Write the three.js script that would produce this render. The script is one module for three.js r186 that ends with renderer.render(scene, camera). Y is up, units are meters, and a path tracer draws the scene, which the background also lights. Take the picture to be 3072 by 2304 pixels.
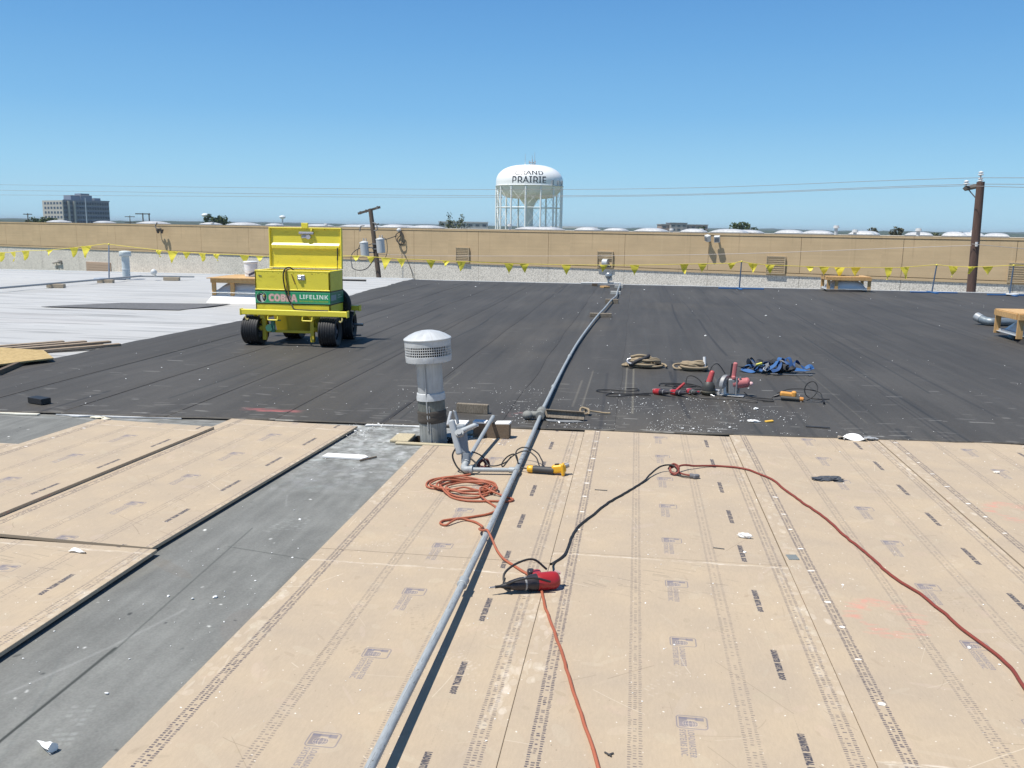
import * as THREE from 'three';
import { mergeGeometries } from 'three/addons/utils/BufferGeometryUtils.js';
import { RoundedBoxGeometry } from 'three/addons/geometries/RoundedBoxGeometry.js';

// ---------- camera, sky, sun, exposure ----------
const scene = new THREE.Scene();
const camera = new THREE.PerspectiveCamera(47.39, 4 / 3, 0.05, 12000);
camera.rotation.order = 'YXZ';
camera.position.set(0, 1.7, 0);
camera.rotation.set(-0.17671, 0.13768, 0.0145);
const renderer = new THREE.WebGLRenderer();
renderer.toneMapping = THREE.LinearToneMapping;
renderer.toneMappingExposure = 1.2;
renderer.shadowMap.enabled = true;

{ // clear spring sky: pale at the horizon, deep blue overhead
  const W = 64, H = 512, data = new Float32Array(W * H * 4);
  const stops = [[-90, .30, .27, .22], [-1.2, .34, .36, .36], [-.15, .46, .68, .82], [0, .44, .69, .85], [1.5, .42, .69, .87], [3.5, .345, .645, .88], [7, .225, .51, .835], [11, .16, .41, .765], [14.7, .118, .33, .69], [22, .075, .21, .48], [40, .05, .135, .33], [90, .04, .105, .26]];
  for (let j = 0; j < H; j++) {
    const el = (j + .5) / H * 180 - 90; let k = 0;
    while (k < stops.length - 2 && el > stops[k + 1][0]) k++;
    const a = stops[k], b = stops[k + 1], t = Math.min(1, Math.max(0, (el - a[0]) / (b[0] - a[0])));
    for (let i = 0; i < W; i++) { const o = (j * W + i) * 4; for (let c = 0; c < 3; c++) data[o + c] = (a[c + 1] + (b[c + 1] - a[c + 1]) * t) / 1.2; data[o + 3] = 1; }
  }
  const sky = new THREE.DataTexture(data, W, H, THREE.RGBAFormat, THREE.FloatType);
  sky.mapping = THREE.EquirectangularReflectionMapping; sky.magFilter = THREE.LinearFilter; sky.needsUpdate = true;
  scene.background = sky; scene.environment = sky;
}
const sun = new THREE.DirectionalLight(new THREE.Color(1, .955, .88), 4.7);
sun.position.set(-.839 * .407 * 60, .914 * 60, .542 * .407 * 60);
sun.castShadow = true; sun.shadow.mapSize.set(4096, 4096);
Object.assign(sun.shadow.camera, { left: -45, right: 45, top: 60, bottom: -30, near: 1, far: 200 });
scene.add(sun);

// ---------- helpers ----------
let seed = 20240611;
const rnd = () => { seed = (seed * 1664525 + 1013904223) >>> 0; return seed / 4294967296; };
const rr = (a, b) => a + (b - a) * rnd();
const V = (x, y, z) => new THREE.Vector3(x, y, z);
const used = {};
const numbered = (n) => { const k = used[n] = (used[n] ?? -1) + 1; return k ? n + '_' + String(k).padStart(3, '0') : n; };
function shade(o) { o.traverse((m) => { if (m.isMesh) { m.castShadow = true; m.receiveShadow = true; } }); return o; }
function thing(name, label, category, pos = [0, 0, 0], turn = 0, group) {
  const o = new THREE.Group(); o.name = numbered(name); o.position.set(...pos); o.rotation.y = turn; scene.add(o);
  o.userData = { label, category }; if (group) o.userData.group = group; return o;
}
function norm(g) { g = g.index ? g.toNonIndexed() : g; for (const k of Object.keys(g.attributes)) if (!['position', 'normal', 'uv'].includes(k)) g.deleteAttribute(k); if (!g.attributes.uv) g.setAttribute('uv', new THREE.BufferAttribute(new Float32Array(g.attributes.position.count * 2), 2)); return g; }
const merge = (gs) => Array.isArray(gs) ? (gs.length === 1 ? gs[0] : mergeGeometries(gs.map(norm))) : gs;
function part(name, gs, mat, parent) { const m = new THREE.Mesh(merge(gs), mat); m.name = name; m.castShadow = m.receiveShadow = true; parent.add(m); return m; }
function solo(name, gs, mat, label, category, group) { const m = part(numbered(name), gs, mat, scene); m.userData = { label, category }; if (group) m.userData.group = group; return m; }
function struct(name, gs, mat, label) { const m = part(numbered(name), gs, mat, scene); m.userData = { kind: 'structure', label }; return m; }
function stuff(o, label) { o.userData.kind = 'stuff'; if (label) o.userData.label = label; return o; }
function xf(g, p = [0, 0, 0], r = [0, 0, 0], s) { const m = new THREE.Matrix4().compose(V(...p), new THREE.Quaternion().setFromEuler(new THREE.Euler(...r)), s ? V(...s) : V(1, 1, 1)); return g.clone().applyMatrix4(m); }
const box = (w, h, d, p, r) => xf(new THREE.BoxGeometry(w, h, d), p, r);
const rbox = (w, h, d, p, r, rad = .006) => xf(new RoundedBoxGeometry(w, h, d, 2, Math.min(rad, w / 2.1, h / 2.1, d / 2.1)), p, r);
const cyl = (r0, r1, h, p, r, seg = 18, open = false) => xf(new THREE.CylinderGeometry(r1, r0, h, seg, 1, open), p, r);
const sph = (r, p, s, seg = 14) => xf(new THREE.SphereGeometry(r, seg, Math.ceil(seg * .7)), p, [0, 0, 0], s);
function rod(a, b, r0, r1 = r0, seg = 10) {
  a = V(...a); b = V(...b); const d = b.clone().sub(a), L = d.length();
  const q = new THREE.Quaternion().setFromUnitVectors(V(0, 1, 0), d.clone().normalize());
  return new THREE.CylinderGeometry(r1, r0, L, seg).applyMatrix4(new THREE.Matrix4().compose(a.clone().add(b).multiplyScalar(.5), q, V(1, 1, 1)));
}
const bar = (a, b, w, h = w) => { a = V(...a); b = V(...b); const d = b.clone().sub(a), L = d.length(); const q = new THREE.Quaternion().setFromUnitVectors(V(0, 1, 0), d.normalize()); return new THREE.BoxGeometry(w, L, h).applyMatrix4(new THREE.Matrix4().compose(a.clone().add(b).multiplyScalar(.5), q, V(1, 1, 1))); };
const tube = (pts, r, n = pts.length * 8, seg = 8, ten = .5) => new THREE.TubeGeometry(new THREE.CatmullRomCurve3(pts.map((p) => V(...p)), false, 'catmullrom', ten), n, r, seg);
const lathe = (pts, seg = 36, p, r) => xf(new THREE.LatheGeometry(pts.map(([x, y]) => new THREE.Vector2(x, y)), seg), p, r);
function strap(pts, w, normalUp = [0, 1, 0], n = 24) { // flat woven band along a curve
  const c = new THREE.CatmullRomCurve3(pts.map((p) => V(...p))), pos = [], idx = [], up = V(...normalUp);
  for (let i = 0; i <= n; i++) { const p = c.getPoint(i / n), t = c.getTangent(i / n), tw = Math.sin(i / n * 5 + pts[0][0] * 9) * .8; const s = t.clone().cross(up).normalize().applyAxisAngle(t, tw).multiplyScalar(w / 2), u = s.clone().cross(t).setLength(.0015); for (const [a, b] of [[1, 1], [-1, 1], [-1, -1], [1, -1]]) pos.push(p.x + s.x * a + u.x * b, p.y + s.y * a + u.y * b, p.z + s.z * a + u.z * b); }
  for (let i = 0; i < n; i++) for (let k = 0; k < 4; k++) { const a = i * 4 + k, b = i * 4 + (k + 1) % 4; idx.push(a, b, a + 4, b, b + 4, a + 4); }
  const g = new THREE.BufferGeometry(); g.setAttribute('position', new THREE.Float32BufferAttribute(pos, 3)); g.setIndex(idx); g.computeVertexNormals(); return norm(g);
}
function lump(w, h, d, rough = .3, seg = 10, flat = 0) { // irregular chunk resting on y = 0
  const g = new THREE.IcosahedronGeometry(.5, 2), P = g.attributes.position, key = {};
  for (let i = 0; i < P.count; i++) { const k = [P.getX(i), P.getY(i), P.getZ(i)].map((v) => v.toFixed(3)).join(); const f = key[k] ??= 1 + rr(-rough, rough); P.setXYZ(i, P.getX(i) * w * f, Math.max(-.5 * h * (1 - flat), P.getY(i) * h * f), P.getZ(i) * d * f); }
  g.translate(0, h * .5 * (1 - flat), 0); g.computeVertexNormals(); return norm(g);
}
function outline(poly, h, y0 = 0, uv) { // flat piece: polygon in x,z with thickness h
  const s = new THREE.Shape(poly.map(([x, z]) => new THREE.Vector2(x, -z)));
  const g = new THREE.ExtrudeGeometry(s, { depth: h, bevelEnabled: false }); g.rotateX(-Math.PI / 2); g.translate(0, y0, 0);
  return g;
}
// value noise
const perm = Array.from({ length: 512 }, () => rnd());
const TAB = new Float32Array(65536); { const keep = seed; for (let i = 0; i < 65536; i++) TAB[i] = rnd(); seed = keep; }
const h2 = (x, y) => TAB[((x * 73) ^ (y * 5981) ^ ((x * y) >> 3) ^ (y * 131)) & 65535];
function noise(x, y) { const xi = Math.floor(x), yi = Math.floor(y), u = x - xi, v = y - yi, s = u * u * (3 - 2 * u), t = v * v * (3 - 2 * v); const a = h2(xi, yi), b = h2(xi + 1, yi), c = h2(xi, yi + 1), d = h2(xi + 1, yi + 1); return a + (b - a) * s + (c - a) * t + (a - b - c + d) * s * t; }
const fbm = (x, y, o = 4) => { let s = 0, a = .5; for (let i = 0; i < o; i++) { s += a * noise(x, y); x *= 2.03; y *= 2.03; a *= .5; } return s; };
// canvas textures
function paint(w, h, fill, draw, colour = true) {
  const c = document.createElement('canvas'); c.width = w; c.height = h; const g = c.getContext('2d');
  if (typeof fill === 'string') { g.fillStyle = fill; g.fillRect(0, 0, w, h); }
  else { const im = g.createImageData(w, h), d = im.data; for (let y = 0, o = 0; y < h; y++) for (let x = 0; x < w; x++, o += 4) { const [r, gg, b] = fill(x, y); d[o] = r; d[o + 1] = gg; d[o + 2] = b; d[o + 3] = 255; } g.putImageData(im, 0, 0); }
  if (draw) draw(g, w, h);
  const t = new THREE.CanvasTexture(c); if (colour) t.colorSpace = THREE.SRGBColorSpace; t.wrapS = t.wrapT = THREE.RepeatWrapping; t.anisotropy = 16; return t;
}
const tri = (r, g, b) => new THREE.Color().setRGB(r, g, b);
const M = (r, g, b, rough = .8, x = {}) => new THREE.MeshStandardMaterial({ color: tri(r, g, b), roughness: rough, ...x });
const speck = paint(256, 256, (x, y) => { const v = 200 + 55 * fbm(x / 9, y / 9, 3) - 25 * h2(x, y); return [v, v, v]; }); // mild mottling multiplied onto a colour
const speckled = (r, g, b, rough = .8, x = {}) => M(r, g, b, rough, { map: speck, ...x });
const fineBump = paint(512, 512, (x, y) => { const v = 255 * (.6 * fbm(x / 6, y / 6, 3) + .4 * h2(x, y)); return [v, v, v]; }, null, false);
function worldUV(g, sx, sz, ox = 0, oz = 0) { const p = g.attributes.position, uv = new Float32Array(p.count * 2); for (let i = 0; i < p.count; i++) { uv[i * 2] = (p.getX(i) - ox) / sx; uv[i * 2 + 1] = (oz - p.getZ(i)) / sz; } g.setAttribute('uv', new THREE.BufferAttribute(uv, 2)); return g; }

const mat = {
  galv: speckled(.46, .48, .48, .42, { metalness: .55 }), galvOld: speckled(.36, .38, .38, .6, { metalness: .3 }),
  wood: null, woodGrey: null, ply: null,
  blackRubber: M(.012, .012, .014, .62), blackPlastic: M(.018, .018, .02, .45), cordBlack: speckled(.03, .03, .032, .55),
  orange: speckled(.56, .165, .085, .6), redCord: speckled(.34, .068, .046, .6), red: M(.36, .022, .026, .34), steel: M(.55, .55, .56, .3, { metalness: .9 }),
  yellow: null, toolYellow: M(.78, .42, .02, .4), white: M(.8, .8, .79, .5), chalk: speckled(.86, .86, .84, .9), brown: speckled(.2, .145, .1, .8),
  navy: M(.02, .07, .2, .7), blueStrap: M(.03, .12, .32, .75), rope: speckled(.48, .38, .25, .9), tar: speckled(.03, .03, .033, .5), ink: M(.02, .02, .025, .6),
};
mat.yellow = new THREE.MeshStandardMaterial({ roughness: .38, color: tri(.97, .82, .07), map: paint(512, 512, (x, y) => { const a = fbm(x / 90, y / 90, 4), n = h2(x, y), k = 246 + 14 * (a - .5) + 6 * (n - .5); return [k, k, k]; }, (c, w, h) => { c.lineCap = 'round'; for (let i = 0; i < 90; i++) { c.strokeStyle = `rgba(${rnd() < .5 ? '255,255,235' : '120,104,70'},${rr(.06, .3)})`; c.lineWidth = rr(.6, 2.2); const x = rr(0, w), y = rr(0, h); c.beginPath(); c.moveTo(x, y); c.lineTo(x + rr(-50, 50), y + rr(-14, 14)); c.stroke(); } for (let i = 0; i < 46; i++) { c.fillStyle = `rgba(74,52,30,${rr(.3, .85)})`; c.beginPath(); c.ellipse(rr(0, w), rnd() < .5 ? rr(0, 26) : rr(h - 26, h), rr(1, 6), rr(.8, 3), rr(0, 3), 0, 7); c.fill(); } for (let i = 0; i < 26; i++) { c.fillStyle = `rgba(130,112,70,${rr(.03, .09)})`; c.beginPath(); c.ellipse(rr(0, w), rr(0, h), rr(6, 40), rr(4, 18), rr(0, 3), 0, 7); c.fill(); } }) });
{ // woods
  const grain = (c0, c1, knots) => paint(256, 512, (x, y) => { const w = fbm(x / 14, y / 160, 4), l = Math.sin((x + 30 * fbm(x / 60, y / 130, 2)) / 3.1 + w * 8) * .5 + .5, t = .6 * w + .4 * l * .7 + .12 * h2(x, y); return c0.map((c, i) => c + (c1[i] - c) * t); });
  mat.wood = new THREE.MeshStandardMaterial({ map: grain([220, 182, 126], [176, 134, 84]), roughness: .75 });
  mat.woodGrey = new THREE.MeshStandardMaterial({ map: grain([158, 148, 132], [96, 86, 74]), roughness: .9 });
  mat.ply = new THREE.MeshStandardMaterial({ map: grain([214, 180, 128], [178, 138, 90]), roughness: .8 });
  mat.planks = new THREE.MeshStandardMaterial({ map: grain([178, 162, 142], [118, 102, 86]), roughness: .9 });
}
console.log('helpers ready');

// ---------- setting: ground, far hills ----------
const ROOF_END = -27.3;
{
  const tex = paint(512, 512, (x, y) => { const v = fbm(x / 40, y / 40, 4); return [92 + 50 * v, 100 + 40 * v, 78 + 34 * v]; }); tex.repeat.set(120, 120);
  const g = new THREE.PlaneGeometry(16000, 16000); g.rotateX(-Math.PI / 2); g.translate(0, -5.5, 0);
  struct('ground', g, new THREE.MeshStandardMaterial({ map: tex, roughness: .95 }), 'flat ground far below roof level reaching the horizon');
  // service alley between the two buildings
  const a = new THREE.PlaneGeometry(150, 22); a.rotateX(-Math.PI / 2); a.rotateY(-.18); a.translate(-6, -5.49, -39);
  struct('alley', a, speckled(.42, .4, .37, .9), 'grey concrete service alley between the two buildings');
  const ridge = (R, a0, a1, hmin, hmax, f, col, name, label) => {
    const n = 220, pos = [], idx = [];
    for (let i = 0; i <= n; i++) {
      const a = a0 + (a1 - a0) * i / n, h = hmin + (hmax - hmin) * fbm(a * f + 3, 7.7, 5) + 2.5 * noise(a * 900, 3) * (R / 3000), d = R;
      for (const [k, y] of [[0, -6], [.0, h * .75], [120, h], [600, h * .6], [900, -6]]) pos.push(Math.sin(a) * (d + k), y, -Math.cos(a) * (d + k));
    }
    for (let i = 0; i < n; i++) for (let k = 0; k < 4; k++) { const p = i * 5 + k; idx.push(p, p + 5, p + 1, p + 1, p + 5, p + 6); }
    const g = new THREE.BufferGeometry(); g.setAttribute('position', new THREE.Float32BufferAttribute(pos, 3)); g.setIndex(idx); g.computeVertexNormals();
    worldUV(g, 200, 200); struct(name, g, col, label);
  };
  ridge(2600, -1.0, .75, -1, 9, 14, M(.045, .07, .035, .95, { map: speck }), 'wooded_hills', 'low wooded hills along the horizon');
  ridge(4200, -1.0, .75, 0, 20, 9, M(.05, .07, .05, .95, { map: speck }), 'wooded_hills', 'more distant low wooded ridge along the horizon');
}

// ---------- the flat roof we stand on ----------
const roof = new THREE.Group(); roof.name = 'flat_roof'; roof.userData = { kind: 'structure', label: 'flat warehouse roof being recovered' }; scene.add(roof);
{
  part('building_wall', [box(56, 5.3, .3, [-12, -2.8, ROOF_END + .05]), box(.3, 5.3, 34, [16, -2.8, -10.5]), box(.3, 5.3, 34, [-40, -2.8, -10.5])], speckled(.5, .46, .4, .9), roof);
  // grey deck sheet with the square opening for the vent pipe
  const s = new THREE.Shape([[-7.3, -7], [16, -7], [16, 8.2], [-7.3, 8.2]].map(([x, y]) => new THREE.Vector2(x, y)));
  s.holes.push(new THREE.Path([[-1.735, 6.585], [-1.735, 6.86], [-1.375, 6.86], [-1.375, 6.585]].map(([x, y]) => new THREE.Vector2(x, y))));
  const g = new THREE.ShapeGeometry(s); g.rotateX(-Math.PI / 2); worldUV(g, 12, 8.2, -7.3, 0);
  const deckTex = paint(2048, 1400, (x, y) => {
    const X = x / 2048 * 12, Z = y / 1400 * 8.2, s1 = fbm(X * 22, Z * 3.2, 4), s2 = fbm(X * 1.1 + 5, Z * .9, 3), s3 = h2(x, y), s4 = fbm(X * 7, Z * 7 + 9, 3);
    let v = 120 + 24 * (s1 - .5) + 18 * (s2 - .5) + 12 * (s3 - .5) + 16 * (s4 - .5);
    return [v * .995, v * 1.0, v * .965];
  }, (c, w, h) => {
    const px = w / 12, py = h / 8.2, X = (x) => (x + 7.3) * px, Y = (z) => h + z * py;
    c.lineCap = 'round';
    for (let i = 0; i < 900; i++) { c.fillStyle = `rgba(${rnd() < .6 ? '245,245,240' : '50,52,52'},${rr(.2, .8)})`; const r = rr(.4, 1.7); c.beginPath(); c.ellipse(rr(0, w), rr(0, h), r * rr(1, 2.4), r, rr(0, 3), 0, 7); c.fill(); }
    // wheel scuffs and long scratches
    for (let i = 0; i < 70; i++) { c.strokeStyle = `rgba(${rnd() < .5 ? '205,208,205' : '80,82,82'},${rr(.04, .14)})`; c.lineWidth = rr(.6, 3); const x = rr(0, w), y = rr(0, h), a = rr(-.4, .4) + Math.PI / 2, l = rr(20, 160); c.beginPath(); c.moveTo(x, y); c.quadraticCurveTo(x + Math.cos(a) * l * .5 + rr(-9, 9), y + Math.sin(a) * l * .5, x + Math.cos(a) * l, y + Math.sin(a) * l); c.stroke(); }
    // brown water stains
    for (let i = 0; i < 26; i++) { c.fillStyle = `rgba(112,100,86,${rr(.05, .16)})`; c.beginPath(); c.ellipse(rr(.35 * w, .55 * w), rr(.5 * h, h), rr(6, 40), rr(4, 22), rr(0, 3), 0, 7); c.fill(); }
    // boot prints in the dust
    for (let i = 0; i < 12; i++) { c.save(); c.translate(X(rr(-2.4, -1.6)), Y(-rr(2, 6.8))); c.rotate(rr(-.6, .6)); for (let r = 0; r < 10; r++) for (let q = 0; q < 3; q++) if (rnd() < .6) { c.fillStyle = `rgba(206,210,208,${rr(.05, .2)})`; c.fillRect(-7 + q * 5, -24 + r * 5, 4, 3); } c.restore(); }
    // sheet seam
    c.strokeStyle = 'rgba(45,48,46,.85)'; c.lineWidth = 2.2; c.beginPath(); c.moveTo(X(-2.02), Y(-1.2)); c.lineTo(X(-2.03), Y(-3.05)); c.stroke();
    c.lineWidth = 1.2; c.strokeStyle = 'rgba(60,63,60,.6)'; c.beginPath(); c.moveTo(X(-2.02), Y(-3.0)); c.lineTo(X(-2.1), Y(-4.5)); c.moveTo(X(-2.1), Y(-4.2)); c.lineTo(X(-1.62), Y(-4.1)); c.stroke();
    // gypsum dust swept over the far end
    for (let i = 0; i < 2600; i++) { const x = rr(-2.35, -1.2), z = -rr(5.2, 7.3), k = Math.min(1, Math.max(0, (-z - 5) / 1.4)); c.fillStyle = `rgba(232,236,238,${rr(.02, .13) * k})`; c.beginPath(); c.ellipse(X(x), Y(z), rr(1.5, 11), rr(1.5, 7), rr(0, 3), 0, 7); c.fill(); }
    for (let i = 0; i < 260; i++) { c.fillStyle = `rgba(228,232,234,${rr(.02, .14)})`; c.beginPath(); c.ellipse(X(rr(-6.5, -2.4)), Y(-rr(6.85, 7.2)), rr(4, 40), rr(1, 5), rr(-.2, .2), 0, 7); c.fill(); }
  });
  const fb = fineBump.clone(); fb.repeat.set(20, 14); fb.needsUpdate = true;
  part('deck_sheet', g, new THREE.MeshStandardMaterial({ map: deckTex, roughness: .82, bumpMap: fb, bumpScale: .00008 }), roof);
  part('pipe_opening', [box(.36, .005, .275, [-1.555, -.16, -6.7225]), box(.36, .16, .004, [-1.555, -.085, -6.862]), box(.36, .16, .004, [-1.555, -.085, -6.583]), box(.004, .16, .275, [-1.737, -.085, -6.7225]), box(.004, .16, .275, [-1.373, -.085, -6.7225])], M(.06, .05, .04, .95), roof);

  // old white membrane on the left
  const wn = (x, z) => .02 + .012 * (fbm(x * .5, z * 2.2, 3) - .5) + .006 * Math.sin(z * 5 + 3 * fbm(x * .4, z * .5, 2));
  const pl = new THREE.PlaneGeometry(34, 34.5, 90, 260); pl.rotateX(-Math.PI / 2); pl.translate(-23.2, 0, -10); const P = pl.attributes.position;
  for (let i = 0; i < P.count; i++) P.setY(i, wn(P.getX(i), P.getZ(i))); pl.computeVertexNormals(); worldUV(pl, 24, 21, -31, -6.5);
  const wt = paint(2048, 2048, (x, y) => {
    const X = x / 2048 * 24, Z = y / 2048 * 21, st = fbm(X * .55, Z * 9, 4), st2 = fbm(X * 1.6 + 7, Z * 26, 3), b = fbm(X * .5, Z * .5 + 20, 3);
    const dirt = Math.max(0, st - .52) * 2.6 * (Z > 8 ? 1 : .55) + Math.max(0, st2 - .6) * 1.6;
    const v = 184 - 66 * Math.min(.8, dirt) + 16 * (b - .5) + 6 * (h2(x, y) - .5); return [v, v * .998, v * .985];
  }, (c, w, h) => {
    for (let i = 0; i < 190; i++) { c.strokeStyle = `rgba(70,74,80,${rr(.12, .5)})`; c.lineWidth = rr(.7, 2); const x = rr(.45 * w, w), y = rr(.25 * h, h), l = rr(20, 150); c.beginPath(); c.moveTo(x, y); c.quadraticCurveTo(x + l / 2, y + rr(-4, 4), x + l, y + rr(-5, 5)); c.stroke(); }
    for (let k = 0; k < 11; k++) { const y = (k + .5) / 11 * h + rr(-6, 6); c.strokeStyle = 'rgba(92,96,102,.42)'; c.lineWidth = 1.6; c.beginPath(); c.moveTo(0, y); c.bezierCurveTo(w * .3, y + rr(-5, 5), w * .7, y + rr(-5, 5), w, y + rr(-5, 5)); c.stroke(); c.strokeStyle = 'rgba(244,246,248,.4)'; c.beginPath(); c.moveTo(0, y + 2.5); c.lineTo(w, y + 2.5 + rr(-3, 3)); c.stroke(); }
    for (let k = 0; k < 26; k++) { c.fillStyle = `rgba(120,118,112,${rr(.05, .16)})`; c.beginPath(); c.ellipse(rr(.4 * w, w), rr(.2 * h, h), rr(30, 130), rr(10, 40), rr(-.1, .1), 0, 7); c.fill(); }
    for (let i = 0; i < 90; i++) { c.strokeStyle = `rgba(250,252,255,${rr(.2, .6)})`; c.lineWidth = rr(1, 4); const x = rr(.3 * w, w), y = rr(.2 * h, h), l = rr(30, 200); c.beginPath(); c.moveTo(x, y); c.lineTo(x + l, y + rr(-4, 4)); c.stroke(); }
  });
  part('white_membrane', pl, new THREE.MeshStandardMaterial({ map: wt, roughness: .6 }), roof);
  part('roof_edge_trim', [box(33.2, .07, .12, [-23.6, .03, ROOF_END + .02]), box(23, .05, .1, [4.6, .012, ROOF_END + .02])], M(.72, .72, .7, .5), roof);
  // square grey patch on the white membrane
  part('membrane_patch', outline([[-11.6, -15.82], [-8.75, -15.92], [-8.42, -17.42], [-10.65, -17.02]], .006, .033), speckled(.2, .2, .205, .85), roof);

  // black membrane, one strip per roll, each lapped over the next
  const bt = paint(2048, 2048, (x, y) => {
    const X = x / 2048 * 22, Z = y / 2048 * 21, st = fbm(X * 11, Z * .7, 4), b = fbm(X * .6, Z * .6 + 9, 4), f = fbm(X * 3, Z * .35, 3), n = h2(x, y);
    let v = 69 + 15 * (st - .5) + 18 * (b - .5) + 10 * (f - .5) + 9 * (n - .5);
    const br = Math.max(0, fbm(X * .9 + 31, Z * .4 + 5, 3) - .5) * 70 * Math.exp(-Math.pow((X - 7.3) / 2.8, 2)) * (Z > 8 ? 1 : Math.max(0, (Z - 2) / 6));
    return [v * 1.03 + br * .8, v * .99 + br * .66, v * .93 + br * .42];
  }, (c, w, h) => {
    const px = w / 22, py = h / 21, X = (x) => (x + 7.5) * px, Y = (z) => h + (z + 6.5) * py; c.lineCap = 'round';
    for (let i = 0; i < 210; i++) { c.strokeStyle = `rgba(20,21,24,${rr(.06, .34)})`; c.lineWidth = rr(.8, 4.5); const x = rr(0, w), y = rr(-.2 * h, h), l = rr(80, 900); c.beginPath(); c.moveTo(x, y); c.bezierCurveTo(x + rr(-6, 6), y + l * .3, x + rr(-6, 6), y + l * .6, x + rr(-9, 9), y + l); c.stroke(); }
    for (let i = 0; i < 120; i++) { c.strokeStyle = `rgba(118,120,126,${rr(.02, .07)})`; c.lineWidth = rr(1, 7); const x = rr(0, w), y = rr(-.2 * h, h), l = rr(60, 500); c.beginPath(); c.moveTo(x, y); c.lineTo(x + rr(-6, 6), y + l); c.stroke(); }
    // dusty boot smears, densest beside the boards
    for (let i = 0; i < 1100; i++) { const d = Math.pow(rnd(), 2.1) * 8, x = rr(-6.8, 12), z = -7.2 - d - .06 * x; c.fillStyle = `rgba(205,205,200,${rr(.03, .24) * (d < 2.4 ? 1 : .5)})`; c.beginPath(); c.ellipse(X(x), Y(z), rr(1.5, 11), rr(.8, 2.6), rr(-.3, .3), 0, 7); c.fill(); }
    for (let i = 0; i < 70; i++) { const d = Math.pow(rnd(), 1.6) * 3.4, x = rr(-6, 9), z = -7.3 - d - .06 * x; c.strokeStyle = `rgba(224,224,220,${rr(.15, .5)})`; c.lineWidth = rr(1, 2.4); const X0 = X(x), l = rr(4, 20); c.beginPath(); c.moveTo(X0, Y(z)); c.lineTo(X0 + l, Y(z) + rr(-1, 1.6)); c.stroke(); }
    // chalk lines snapped along the rolls
    for (const [x, z0, z1, a] of [[.02, -8, -11.4, .4], [-.06, -9, -11.6, .34], [-.55, -8.2, -9.7, .25], [-.46, -8.2, -10.4, .25], [.95, -8, -11, .16], [2.1, -8, -12, .14], [-2, -8, -10, .15]]) { c.strokeStyle = `rgba(196,188,160,${a})`; c.lineWidth = 1.3; c.beginPath(); c.moveTo(X(x), Y(z0)); c.lineTo(X(x), Y(z1)); c.stroke(); }
    // marking paint sprayed in pink
    for (let i = 0; i < 60; i++) { c.fillStyle = `rgba(232,110,112,${rr(.05, .2)})`; c.beginPath(); c.ellipse(X(-3.25 + rr(-.25, .25)), Y(-7.45 + rr(-.06, .06)), rr(2, 9), rr(1, 2.2), 0, 0, 7); c.fill(); }
    for (let i = 0; i < 40; i++) { c.fillStyle = `rgba(236,150,150,${rr(.05, .22)})`; c.beginPath(); c.ellipse(X(-1 + rr(-.16, .3)), Y(-7.75 + rr(-.1, .1)), rr(1, 3), rr(1, 2), 0, 0, 7); c.fill(); }
  });
  const bb = paint(512, 1024, (x, y) => { const v = 255 * (.5 * fbm(x / 16, y / 90, 3) + .3 * fbm(x / 5, y / 5, 2) + .2 * h2(x, y)); return [v, v, v]; }, null, false); bb.repeat.set(8, 5);
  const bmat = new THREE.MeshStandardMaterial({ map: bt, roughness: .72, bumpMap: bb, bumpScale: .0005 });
  const front = (x) => -7.08 - .06 * (x + 3.4) + .03 * (noise(x * 2.2, 1) - .5) + .02 * (noise(x * 9, 4) - .5);
  const leftEdge = (z) => { const t = -z; return -6.86 - .34 * Math.exp(-Math.pow((t - 7.6) / 1.6, 2)) + .16 * Math.sin(t * .34 + 2) + .16 * (noise(t * .8, 2) - .5) + .06 * (noise(t * 4, 8) - .5); };
  const wid = .98; scene.fog = new THREE.FogExp2(0xc9deec, .00013);
  for (let k = 0; k < 24; k++) {
    const x0 = -7 + k * wid, nx = 6, nz = 74, pos = [], idx = [], xr = x0 + wid + .02;
    for (let j = 0; j <= nz; j++) for (let i = 0; i <= nx; i++) {
      const t = j / nz, zz0 = front(x0 + wid * i / nx); let z = zz0 + (ROOF_END + .05 - zz0) * t; const xl = k ? x0 : leftEdge(z);
      const edge = .035 * (noise(z * .7 + k * 5, k) - .5) * (i === nx ? 1 : 0), x = xl + (xr - xl) * i / nx + edge;
      const y = .0235 + .0042 * (i / nx) + .006 * (fbm(x * 3, z * .6 + k * 3, 3) - .5) * Math.sin(Math.PI * Math.min(1, Math.max(0, i / nx)));
      pos.push(x, y + (k === 0 ? .016 * (1 - i / nx) : 0), z);
    }
    const row = nx + 1, n0 = pos.length / 3;
    for (let j = 0; j < nz; j++) for (let i = 0; i < nx; i++) { const a = j * row + i; idx.push(a, a + 1, a + row, a + 1, a + row + 1, a + row); }
    // skirts give the sheet its thickness
    const rim = []; for (let i = 0; i <= nx; i++) rim.push(i); for (let j = 1; j <= nz; j++) rim.push(j * row + nx); for (let i = nx - 1; i >= 0; i--) rim.push(nz * row + i); for (let j = nz - 1; j > 0; j--) rim.push(j * row);
    rim.forEach((r) => pos.push(pos[r * 3], .012, pos[r * 3 + 2]));
    rim.forEach((r, q) => { const q2 = (q + 1) % rim.length; idx.push(rim[q2], r, n0 + q, rim[q2], n0 + q, n0 + q2); });
    let g2 = new THREE.BufferGeometry(); g2.setAttribute('position', new THREE.Float32BufferAttribute(pos, 3)); g2.setIndex(idx); g2.computeVertexNormals();
    part('black_membrane_strip', worldUV(g2, 22, 21, -7.5, -6.5), bmat, roof);
  }
}

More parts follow.
